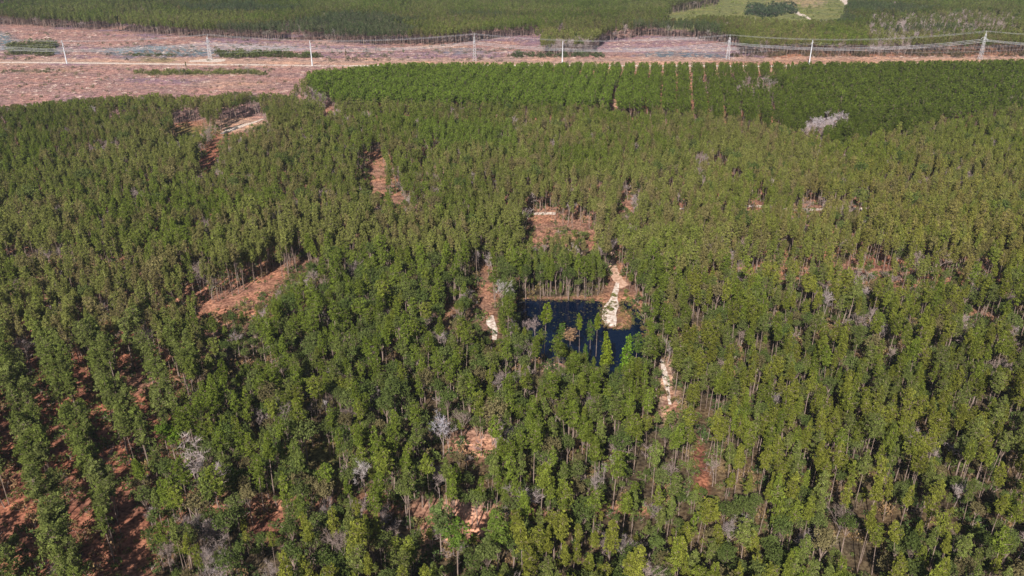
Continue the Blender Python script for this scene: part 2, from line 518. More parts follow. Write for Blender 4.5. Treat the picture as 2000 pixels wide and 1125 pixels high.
# ------------------------------------------------------------------ plant meshes
def stick(vs, fs, a, b, ra, rb, n=4):
    a = np.array(a, float); b = np.array(b, float)
    d = b - a; L = np.linalg.norm(d)
    if L < 1e-6: return
    d /= L
    ref = np.array([0, 0, 1.0]) if abs(d[2]) < .9 else np.array([1.0, 0, 0])
    p = np.cross(d, ref); p /= np.linalg.norm(p); r = np.cross(d, p)
    i0 = len(vs)
    for c0, rr in ((a, ra), (b, rb)):
        for k in range(n):
            t = 2 * pi * k / n
            vs.append(tuple(c0 + (p * cos(t) + r * sin(t)) * rr))
    for k in range(n):
        k2 = (k + 1) % n
        fs.append((i0 + k, i0 + k2, i0 + n + k2, i0 + n + k))


def needles(vs, fs, c, rad, n, R, up=.35, width=.17, outw=None):
    """one tuft: n narrow blades radiating from c (one island so a tuft shares its shade)"""
    i0 = len(vs)
    vs.append(tuple(c))
    for _ in range(n):
        d = R.normal(size=3); d /= np.linalg.norm(d)
        d[2] = d[2] * .8 + up
        if outw is not None: d = d + outw * .5
        d /= np.linalg.norm(d)
        s = np.cross(d, R.normal(size=3) * .55 + np.array([0, 0, .7]) + (outw * .9 if outw is not None else 0)); s /= np.linalg.norm(s)
        L = rad * R.uniform(.7, 1.15)
        a = c + d * L + s * width * rad; b = c + d * L * .92 - s * width * rad
        j = len(vs)
        vs.append(tuple(a)); vs.append(tuple(b))
        fs.append((i0, j, j + 1))


def pine_parts(seed, h=15.0, R0=1.9, base=.52, nb=52, tufts=3, blades=11, rad=.62, shape='ovoid', thick=.15, width=.3):
    R = np.random.default_rng(seed)
    tv, tf, cv, cf = [], [], [], []
    bend = R.normal(size=2) * .25
    def ax(z):
        t = z / h
        return np.array([bend[0] * t * t, bend[1] * t * t, z])
    segs = 6
    zs = [0, h * .15, h * .4, h * .6, h * .8, h * .98]
    rs = [thick * 1.25, thick, thick * .8, thick * .6, thick * .35, .03]
    for i in range(5):
        stick(tv, tf, ax(zs[i]), ax(zs[i + 1]), rs[i], rs[i + 1], 6)
    zb = h * base
    for i in range(nb):
        t = (i + R.random()) / nb
        z = zb + (h - zb) * t
        if shape == 'cone': r = R0 * (1.05 - t * .95)
        elif shape == 'round': r = R0 * (.45 + .6 * math.sin(pi * min(1, t * .8 + .18)))
        else: r = R0 * (1.0 - abs(t - .32) ** 1.3 * 1.35)
        r = max(.3, r) * R.uniform(.55, 1.15)
        an = i * 2.399 + R.normal() * .4
        d = np.array([cos(an), sin(an), R.uniform(.15, .5) * (1 - .3 * t)])
        p0 = ax(z - .3); p1 = p0 + d * r
        if r > .7: stick(tv, tf, p0, p1, .045, .012, 3)
        k = max(1, int(round(tufts * r / R0)))
        for j in range(k):
            q_ = p0 + d * r * (1 - .28 * j) + R.normal(size=3) * .16
            needles(cv, cf, q_, rad * R.uniform(.75, 1.2), blades, R, .35, width, np.array([cos(an), sin(an), 0]))
    for _ in range(3):
        needles(cv, cf, ax(h * .99) + R.normal(size=3) * .15, rad * .8, blades, R, .6, width)
    # a few dead snags below the crown
    for _ in range(5):
        z = R.uniform(min(h * .25, zb * .5), zb); an = R.uniform(0, 6.28)
        stick(tv, tf, ax(z), ax(z) + np.array([cos(an), sin(an), .1]) * R.uniform(.4, 1.0), .03, .008, 3)
    return (tv, tf), (cv, cf)


def leafy_parts(seed, h=11.0, R0=2.7, lobes=16, leaves=62, leaf=.30, flat=.85, stems=1):
    R = np.random.default_rng(seed)
    tv, tf, cv, cf = [], [], [], []
    cz = h - R0 * flat * 1.1
    stick(tv, tf, (0, 0, 0), (R.normal() * .2, R.normal() * .2, cz * .6), .2, .15, 6)
    fork = np.array([0, 0, cz * .6])
    cen = []
    for i in range(lobes):
        th = i * 2.399; zt = 1 - 1.55 * (i + .5) / lobes
        rr = math.sqrt(max(0, 1 - zt * zt))
        c = np.array([cos(th) * rr * R0 * .68, sin(th) * rr * R0 * .68, cz + zt * R0 * .72 * flat]) * 1.0 + R.normal(size=3) * .25
        cen.append(c)
        if i % 2 == 0: stick(tv, tf, fork, c, .08, .02, 3)
    for c in cen:
        lr = R0 * R.uniform(.32, .5)
        # the leaves of one spray share an island through a tiny common fan
        for g_ in range(max(1, leaves // 7)):
            d = R.normal(size=3); d /= np.linalg.norm(d); d[2] = d[2] * .8 + .25
            s0 = c + d * lr * R.uniform(.6, 1.05)
            i0 = len(cv); cv.append(tuple(s0))
            for _ in range(7):
                e = R.normal(size=3); e /= np.linalg.norm(e); e = e * .8 + d * .5
                e /= np.linalg.norm(e)
                s = np.cross(e, R.normal(size=3) * .6 + d + np.array([0, 0, .4])); s /= np.linalg.norm(s)
                L = leaf * R.uniform(.8, 1.6)
                j = len(cv)
                cv.append(tuple(s0 + e * L + s * leaf * .55)); cv.append(tuple(s0 + e * L * 1.1 - s * leaf * .55))
                cf.append((i0, j, j + 1))
    return (tv, tf), (cv, cf)


def bare_parts(seed, h=10.0, spread=.55, twigs=260, width=.022, levels=4, r0=.15):
    """trunk and main limbs; the fine twigs are the second part"""
    R = np.random.default_rng(seed)
    tv, tf, cv, cf = [], [], [], []
    tips = []
    def grow(p, d, L, r, lv):
        q_ = p + d * L
        stick(tv, tf, p, q_, r, r * .68, 5 if lv < 2 else 3)
        if lv >= levels:
            tips.append((q_, d)); return
        n = 3 if lv < 2 else int(R.integers(2, 4))
        for k in range(n):
            e = R.normal(size=3); e[2] *= .5
            nd = d + e * spread * .62; nd[2] += .2; nd /= np.linalg.norm(nd)
            grow(p + d * L * R.uniform(.55, 1.0), nd, L * R.uniform(.55, .78), r * .55, lv + 1)
        if lv >= 1: tips.append((q_, d))
    grow(np.zeros(3), np.array([R.normal() * .05, R.normal() * .05, 1.0]), h * .42, r0, 0)
    per = max(2, int(twigs / max(1, len(tips))))
    for p, d in tips:
        for _ in range(per):
            e = R.normal(size=3); e[2] = e[2] * .7 + .2
            nd = d * .6 + e * .7; nd /= np.linalg.norm(nd)
            L = R.uniform(.35, 1.0) * h / 10
            s = np.cross(nd, R.normal(size=3)); s /= np.linalg.norm(s)
            b0 = p - d * R.uniform(0, .6)
            j = len(cv)
            cv += [tuple(b0 - s * width), tuple(b0 + s * width), tuple(b0 + nd * L)]
            cf.append((j, j + 1, j + 2))
    return (tv, tf), (cv, cf)


def shrub_parts(seed, h=1.6, r=1.1, leaves=130, leaf=.22):
    R = np.random.default_rng(seed)
    tv, tf, cv, cf = [], [], [], []
    for _ in range(4):
        stick(tv, tf, (R.normal() * .1, R.normal() * .1, -.1), (R.normal() * r * .4, R.normal() * r * .4, h * .6), .035, .01, 3)
    for _ in range(leaves // 6):
        d = R.normal(size=3); d /= np.linalg.norm(d); d[2] = abs(d[2])
        s0 = np.array([d[0] * r, d[1] * r, .15 + d[2] * h]) * np.array([1, 1, .85]) * (R.random() ** .35)
        i0 = len(cv); cv.append(tuple(s0))
        for _ in range(6):
            e = R.normal(size=3) + d * .8 + np.array([0, 0, .3]); e /= np.linalg.norm(e)
            s = np.cross(e, R.normal(size=3)); s /= np.linalg.norm(s)
            j = len(cv)
            cv.append(tuple(s0 + e * leaf * 1.6 + s * leaf * .4)); cv.append(tuple(s0 + e * leaf * 1.6 - s * leaf * .4))
            cf.append((i0, j, j + 1))
    return (tv, tf), (cv, cf)


def debris_parts(seed, n=16, r=1.2):
    R = np.random.default_rng(seed)
    cv, cf = [], []
    for _ in range(n):
        c = np.array([R.normal() * r * .5, R.normal() * r * .5, R.uniform(.02, .35)])
        a = R.uniform(0, 6.28); d = np.array([cos(a), sin(a), R.normal() * .15]) * R.uniform(.4, 1.3)
        stick(cv, cf, c - d * .5, c + d * .5, R.uniform(.03, .1), .02, 3)
    return ([], []), (cv, cf)


PROTO = {}       # kind -> list of (trunk mesh or None, crown mesh, joined mesh)


def add_proto(kind, parts, mt, mc, tname, cname):
    (tv, tf), (cv, cf) = parts
    tme = mesh_from(tname, tv, tf, [mt]) if tf else None
    cme = mesh_from(cname, cv, cf, [mc])
    o = len(tv)
    jm = mesh_from(kind, list(tv) + list(cv), list(tf) + [tuple(i + o for i in f) for f in cf], [mt, mc], [0] * len(tf) + [1] * len(cf))
    PROTO.setdefault(kind, []).append((tme, cme, jm))


for i in range(12):
    add_proto('pine', pine_parts(100 + i, 15 + (i % 3), (1.35, 1.75, 1.6, 2.0)[i % 4], (.53, .61, .69)[i % 3], 38 + 4 * (i % 5), 5, 17, .42, ('ovoid', 'round', 'cone', 'ovoid', 'ovoid')[i % 5], .11, .17), M_BARK, M_NEEDLE, 'trunk', 'crown')
for i in range(2):
    add_proto('cone', pine_parts(140 + i, 12, 1.7, .22, 80, 4, 14, .5, 'cone'), M_BARK, M_NEEDLE, 'trunk', 'crown')
for i in range(8):
    add_proto('farpine', pine_parts(160 + i, 15, (1.4, 1.65, 1.85)[i % 3], (.58, .66)[i % 2], 26, 2, 10, .66, ('ovoid', 'round', 'ovoid')[i % 3], .11, .28), M_BARK, M_NEEDLE, 'trunk', 'crown')
for i in range(5):
    add_proto('leafy', leafy_parts(200 + i, 11, 2.0 + .3 * (i % 3), 18, 126, .2), M_BARK, M_LEAF, 'trunk', 'crown')
for i in range(4):
    add_proto('bare', bare_parts(240 + i, 10, .8, 900, .018, 4, .10), M_BARE, M_TWIG, 'trunk', 'twigs')
for i in range(3):
    add_proto('shrub', shrub_parts(260 + i, 1.5, 1.2), M_BARE, M_LEAF, 'stem', 'foliage')
for i in range(2):
    add_proto('bareshrub', bare_parts(280 + i, 3.2, 1.0, 260, .018, 3, .04), M_BARE, M_TWIG, 'trunk', 'twigs')
for i in range(3):
    add_proto('debris', debris_parts(300 + i), M_BARE, M_TWIG, 'stem', 'sticks')

# ------------------------------------------------------------------ choose where trees stand


def lattice(dirdeg, sp_across, sp_along, offs, jit, X0, X1, Y0, Y1):
    """rows of trees running along azimuth dirdeg"""
    a = radians(dirdeg)
    dx, dy = sin(a), cos(a); nx, ny = cos(a), -sin(a)
    R = 1300
    s = np.arange(-R, R, sp_across); t = np.arange(-R, R, sp_along)
    out_ = []
    for o_ in offs:
        S, T = np.meshgrid(s + o_, t)
        S = S + rng.normal(size=S.shape) * jit; T = T + rng.uniform(-.5, .5, size=T.shape) * sp_along
        X = S * nx + T * dx; Y = S * ny + T * dy
        m_ = (X > X0) & (X < X1) & (Y > Y0) & (Y < Y1)
        out_.append(np.c_[X[m_], Y[m_]])
    return np.concatenate(out_)


HT = 15.0


def crown_px(X, Y, h):
    return proj(X, Y, h * .78)


def frame_mask(X, Y):
    u, v, z = proj(X, Y, 0.0 * X)
    _, vt, _ = proj(X, Y, 0.0 * X + 15)
    return (np.abs(X) < (Y + 60) * .70 + 25) & (v > -60) & (vt < 1125 + 130)


cand = []
gen = lattice(8, 2.55, 2.55, [0], .8, -760, 760, 70, 1060)
_d = gen[:, 1]; _u, _v, _ = crown_px(gen[:, 0], gen[:, 1], 15)
gen = gen[(_v < 500) | (rng.random(len(gen)) < .9)]
keep = frame_mask(gen[:, 0], gen[:, 1]); gen = gen[keep]
cu, cv_, _ = crown_px(gen[:, 0], gen[:, 1], 15)
gen = gen[~inpoly(cu, cv_, ZK) & ~inpoly(cu, cv_, ZF)]
cand.append((gen, 0))
k = lattice(-34, 9.2, 2.5, [-1.3, 1.3], .32, -250, 10, 60, 330)
k = k[frame_mask(k[:, 0], k[:, 1])]; cu, cv_, _ = crown_px(k[:, 0], k[:, 1], 15); k = k[inpoly(cu, cv_, ZK)]
cand.append((k, 1))
f = lattice(10.1, 8.2, 1.9, [-2.1, -.7, .7, 2.1], .22, -400, 760, 250, 700)
f[:, 0] += (fnoise(f[:, 0], f[:, 1], 60, 12) - .5) * 2
f = f[frame_mask(f[:, 0], f[:, 1])]; cu, cv_, _ = crown_px(f[:, 0], f[:, 1], 11); f = f[inpoly(cu, cv_, ZF)]
cand.append((f, 2))

XY = np.concatenate([c[0] for c in cand]); zone = np.concatenate([np.full(len(c[0]), c[1]) for c in cand])
X, Y = XY[:, 0], XY[:, 1]
n = len(X)
U, V, D = proj(X, Y, np.zeros(n))
CU, CV, _ = crown_px(X, Y, 15.0)
CUt, CVt = CU.copy(), CV.copy()
wu = (fnoise(X, Y, 25, 90) - .5); wv_ = (fnoise(X, Y, 25, 95) - .5)
CU = CU + wu * 16000 / D; CV = CV + wv_ * 9000 / D
inP = inpoly(CU, CV, ZP); inG = inpoly(CU, CV, ZG)
nearR = (CU > 1330) & (CV > 520) & ~inP
bottom = (CV > 960) & ~inP & (zone != 1)
r1 = rng.random(n); r2 = rng.random(n); r3 = rng.random(n)
dens = fnoise(X, Y, 26, 31)
prob = np.full(n, .93)
prob = np.where(dens > .68, .5, prob)
prob = np.where(dens > .75, .2, prob)
prob[inP] = np.where(dens[inP] > .6, .35, .72)
prob[nearR] = np.where(dens[nearR] > .58, .35, .74)
prob[bottom] = np.where(dens[bottom] > .6, .3, .7)
prob[zone == 1] = np.where(fnoise(X, Y, 14, 50)[zone == 1] > .62, .45, .88)
prob[zone == 2] = .93
fr_ = (zone == 2) & (CU > 1280) & (CV > 130); prob[fr_] = np.where(vnoise(X, Y, 6.5, 44)[fr_] > .5, .9, .38)
for p in WEAK_OPEN:
    prob = np.where(inpoly(CU, CV, p), prob * .3, prob)
keep = r1 < prob
# kinds
kind = np.full(n, 'pine', dtype=object)
hgt = rng.normal(14.8, 1.9, n).clip(9.5, 19)
hgt = np.where(zone == 2, rng.normal(11.5, 1.15, n), hgt)
hgt = np.where((V < 480) & (zone == 0), rng.normal(12.6, .9, n), hgt)
lf = np.where(inP, .42, np.where(bottom, .45, np.where(nearR, .16, .04)))
lf = np.where(zone > 0, 0, lf)
lf = np.where(inP & (CU > 1050) & (CV > 640), .25, lf)
kind[r2 < lf] = 'leafy'
hgt = np.where(kind == 'leafy', rng.normal(10.5, 1.6, n).clip(6, 14), hgt)
br = np.where(inP, .035, np.where(bottom, .07, np.where(nearR, .015, .04)))
br = np.where(zone == 2, .003, np.where(zone == 1, .02, br))
bn = fnoise(X, Y, 18, 77)
br = np.where((bn > .66) & (zone != 2), br * 5, br)
BAREZ = [[(1565, 262), (1580, 238), (1645, 226), (1640, 245), (1600, 262)], [(1455, 162), (1465, 145), (1515, 150), (1512, 165)],
         [(576, 190), (585, 160), (620, 175), (640, 190)], [(1065, 82), (1070, 68), (1175, 62), (1175, 78)],
         [(300, 1000), (320, 950), (440, 960), (440, 1010)], [(845, 885), (850, 840), (880, 850), (885, 890)], [(1700, 110), (1700, 20), (1990, 20), (1990, 60), (1800, 70)],
         [(430, 690), (430, 620), (480, 600), (500, 660)], [(0, 700), (0, 650), (30, 650), (40, 700)], [(430, 1125), (260, 1060), (300, 1040), (470, 1060)],
         [(930, 590), (960, 540), (1010, 560), (1010, 640), (985, 660)], [(155, 275), (160, 262), (220, 262), (225, 275)], [(365, 440), (365, 415), (415, 415), (415, 440)],
         [(1180, 930), (1185, 905), (1215, 905), (1215, 935)], [(570, 960), (570, 925), (740, 925), (740, 960)], [(1385, 160), (1350, 150), (1370, 143), (1390, 150)]]
for p in BAREZ:
    br = np.where(inpoly(CU, CV, p), (.3 if p[0] in ((930, 590), (430, 690), (155, 275)) else .72), br)
THICK = [(400, 430, 20, 14), (386, 432, 14, 12), (402, 498, 22, 16), (30, 418, 16, 9), (15, 690, 36, 34), (462, 632, 36, 34), (1090, 262, 22, 12), (1175, 250, 30, 16), (820, 250, 10, 14),
         (1450, 500, 30, 14), (1690, 500, 60, 16), (1710, 645, 30, 12), (860, 785, 44, 26), (990, 800, 26, 26), (700, 757, 20, 18), (60, 482, 60, 16), (200, 500, 60, 16), (1790, 345, 18, 8),
         (1440, 337, 20, 8), (1600, 378, 60, 9), (1690, 600, 20, 20), (1910, 610, 40, 16), (175, 655, 26, 40), (110, 600, 20, 20), (610, 170, 24, 18), (850, 605, 22, 30), (440, 1060, 60, 40), (330, 1000, 30, 40),
         (1000, 700, 26, 20), (300, 765, 26, 30), (560, 1020, 30, 20), (1240, 380, 14, 16), (185, 275, 44, 9), (390, 240, 40, 8), (870, 860, 30, 26), (950, 872, 26, 20), (1480, 158, 30, 10), (700, 335, 16, 8)]
thick = np.zeros(n, bool)
for a_, b1, c1_, d1 in THICK:
    thick |= ((CU - a_) / c1_) ** 2 + ((CV - b1) / d1) ** 2 < rng.uniform(.5, 1.4, n)
thick &= rng.random(n) < .75
kind[r3 < br] = 'bare'
kind[thick & (zone != 1)] = 'bare'
hgt = np.where(kind == 'bare', rng.normal(9, 2, n).clip(5, 13), hgt)
hgt = np.where(thick & (kind == 'bare'), rng.uniform(5.5, 10, n), hgt)
# a lower storey of young trees fills the gaps of the mixed wood
def understory(sp, prob_, lo, hi):
    a = lattice(35, sp, sp, [0], 1.0, -300, 300, 80, 340)
    a = a[frame_mask(a[:, 0], a[:, 1])]
    c1, c2, _ = crown_px(a[:, 0], a[:, 1], 6)
    z_ = (inpoly(c1, c2, ZP) | (c2 > 960) | ((c1 > 1330) & (c2 > 520))) & ~inpoly(c1, c2, ZK)
    dn = fnoise(a[:, 0], a[:, 1], 20, 55)
    a = a[z_ & (rng.random(len(a)) < prob_ * np.where(dn > .6, .35, 1))]
    return a, rng.uniform(lo, hi, len(a))


ua, uh = understory(3.0, .8, 3.0, 7.5)
# the tall row along the far bank of the pond
bu = rng.uniform(1000, 1178, 46); bv = rng.uniform(556, 581, 46)
ba = np.array([G(a, b) for a, b in zip(bu, bv)])
t4 = rng.random(60); cu4 = 395 + 190 * t4; cv4 = 588 - 86 * t4 + rng.uniform(-6, 24, 60)
ba = np.concatenate([ba, np.array([G(a, b) for a, b in zip(cu4, cv4)])])
extra = np.concatenate([ua, ba]); ne = len(extra)
ex_h = np.concatenate([uh, rng.uniform(12.5, 15.5, len(ba))])
ex_k = np.where(rng.random(ne) < .6, 'leafy', 'pine').astype(object); ex_k[len(ua):] = 'pine'
ex_k[:len(ua)][rng.random(len(ua)) < .06] = 'bare'
X = np.concatenate([X, extra[:, 0]]); Y = np.concatenate([Y, extra[:, 1]])
hgt = np.concatenate([hgt, ex_h]); kind = np.concatenate([kind, ex_k]); zone = np.concatenate([zone, np.zeros(ne, int)])
keep = np.concatenate([keep, np.ones(ne, bool)]); n = len(X)
eu, ev, ez = crown_px(extra[:, 0], extra[:, 1], ex_h)
CU = np.concatenate([CU, eu]); CV = np.concatenate([CV, ev]); U, V, D = proj(X, Y, np.zeros(n))
bank = np.concatenate([np.zeros(n - len(ba), bool), np.ones(len(ba), bool)])
inP = np.concatenate([inP, inpoly(eu, ev, ZP)]); inG = np.concatenate([inG, np.zeros(ne, bool)])
nearR = np.concatenate([nearR, (eu > 1330) & (ev > 520)]); bottom = np.concatenate([bottom, (ev > 960)])


CROWN_ID = [i for i, p in enumerate(OPEN) if p[0] in ((385, 612), (1036, 474), (815, 1012), (893, 858), (1700, 508), (1888, 610))]


SUNNY = [i for i, p in enumerate(OPEN) if p[0] in ((385, 612), (1036, 474), (815, 1012), (893, 858), (938, 590), (728, 378), (1292, 716), (768, 398))]
SUNNY.append(len(OPEN)); OPEN.append([(1180, 640), (1195, 560), (1192, 520), (1206, 520), (1226, 560), (1215, 640)])


def clear_of_openings(X, Y, hgt):
    ok = np.ones(len(X), bool)
    for fr in (0.0, .12, .25, .37, .5, .6, .7, .8, .9, 1.0):
        uu, vv, zz = proj(X, Y, hgt * fr)
        w_ = F * np.minimum(1.2, hgt * .09) / zz * (1 if fr > .45 else .1)
        for du in (-1, 0, 1):
            if fr < .45 and du: continue
            for pi_, p in enumerate(OPEN):
                if fr < .45 and pi_ in CROWN_ID: continue
                ok &= ~inpoly(uu + du * w_, vv, p)
    # sunny openings: nothing may throw its crown's shadow into them
    for fr in (.55, .8, 1.0):
        L = hgt * fr / math.tan(SUN_EL)
        su, sv, _ = proj(X + L * .276, Y + L * .961, 0 * X)
        for pi_ in SUNNY:
            ok &= ~inpoly(su, sv, OPEN[pi_])
    return ok


# test against the openings: where a full-grown tree would stand over one, a younger tree may grow instead
ok = clear_of_openings(X, Y, hgt)
for sc_, pk_ in ((.62, .8), (.4, .7), (.25, .5)):
    h2 = hgt * sc_
    t2 = ~ok & keep & (V > 205) & (rng.random(n) < pk_)
    o2 = np.zeros(n, bool); o2[t2] = clear_of_openings(X[t2], Y[t2], h2[t2])
    hgt = np.where(o2, h2, hgt)
    kind = np.where(o2 & (rng.random(n) < .45) & (sc_ < .6), 'leafy', kind)
    ok |= o2
ok &= keep
# no trunks inside the water or on roads, but allow crowns to hang over
ok &= ~in_pond(X, Y)
X, Y, hgt, kind, zone, CU, CV, D, U, V, inP, inG, nearR, bottom, bank = (a[ok] for a in (X, Y, hgt, kind, zone, CU, CV, D, U, V, inP, inG, nearR, bottom, bank))
n = len(X)

# colours: reflectance of needles and leaves
yel = np.array((.155, .165, .028)); grn = np.array((.118, .155, .024)); oliv = np.array((.168, .178, .050)); dgrn = np.array((.08, .112, .03))
brn = np.array((.20, .13, .085)); ggrn = np.array((.12, .145, .045)); brg = np.array((.115, .165, .024)); pinkb = np.array((.24, .18, .155))


def mixc(a, b, t):
    t = np.asarray(t)[..., None]
    return a * (1 - t) + b * t


nA = fnoise(X, Y, 45, 60); nB = fnoise(X, Y, 16, 61); rr = rng.random(n); rq = rng.random(n)
tint = mixc(oliv[None] * np.ones((n, 1)), grn, np.clip((nA - .38) * 2.6 + (rr - .5) * .8, 0, 1))
tint = np.where(((nB > .45) & (rq < .38) & (zone == 0))[:, None], mixc(tint, brn, .42), tint)
# the right hand middle distance is yellower
wR = np.clip((CU - 1250) / 500, 0, 1) * np.clip((CV - 200) / 150, 0, 1)
tint = mixc(tint, np.array((.20, .175, .038)), wR * .62 * rng.random(n))
m_ = nearR | bottom
tint = np.where(m_[:, None], mixc(mixc(yel[None] * np.ones((n, 1)), grn, np.clip((nB - .35) * 2 + (rr - .5), 0, 1)), ggrn, (rq < .3) * .7), tint)
tint = np.where(inP[:, None], mixc(mixc(grn[None] * np.ones((n, 1)), yel, np.clip((nB - .45) * 2 + (rr - .5) * 1.2, 0, 1) * .7), ggrn, (rq < .25) * .6), tint)
tint = np.where((zone == 1)[:, None], mixc(np.array((.14, .16, .05))[None] * np.ones((n, 1)), grn, rr * .6), tint)
zf = (zone == 2)
tF = mixc(brg[None] * np.ones((n, 1)), grn * .68, np.clip((CU - 1180) / 200, 0, 1) * (.6 + .4 * rr))
tint = np.where(zf[:, None], tF, tint)
tint = np.where(inG[:, None], mixc(tint, brg, .8), tint)
tint = np.where(((kind == 'leafy'))[:, None], mixc(mixc(dgrn[None] * np.ones((n, 1)), ggrn, rr), brn, (rq > .86) * .5), tint)
tint = np.where(((kind == 'bare'))[:, None] , mixc(pinkb[None] * np.ones((n, 1)), np.array((.32, .27, .27)), rr), tint)
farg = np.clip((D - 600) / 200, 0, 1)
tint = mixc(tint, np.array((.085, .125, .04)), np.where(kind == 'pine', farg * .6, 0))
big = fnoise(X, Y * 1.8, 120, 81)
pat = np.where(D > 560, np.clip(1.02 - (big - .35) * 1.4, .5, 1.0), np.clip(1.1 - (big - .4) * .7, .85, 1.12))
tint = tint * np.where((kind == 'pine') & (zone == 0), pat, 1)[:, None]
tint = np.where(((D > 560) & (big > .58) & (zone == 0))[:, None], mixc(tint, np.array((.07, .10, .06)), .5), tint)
tint = tint * rng.uniform(.82, 1.18, (n, 1))
rot = rng.uniform(0, 2 * pi, n)
fat = rng.uniform(.85, 1.2, n)
fat = np.where(inP & (kind == 'pine'), fat * 1.12, fat)
fat = np.where(zone == 2, fat * np.where(CU < 1130, 1.05, np.where(CU > 1560, 1.12, .72)), fat)
fat = np.where((zone == 0) & (V < 500) & (kind == 'pine'), fat * .80, fat)
fat = np.where(zone == 1, fat * 1.08, fat)
nz_ = (zone == 0) & (V >= 500) & (kind != 'bare')
fat = np.where(nz_, fat * .84, fat); hgt = np.where(nz_, hgt * .92, hgt)
fat = np.where((zone == 2) & (CV > 143) & (CU > 1130) & (CU < 1560), fat * 1.4, fat)
fat = np.where(hgt < 8, fat * 1.25, fat)
fat = np.where(bank, fat * .7, fat)
fat = np.where(nearR & (kind == 'pine'), fat * 1.02, fat)
print('trees', n)

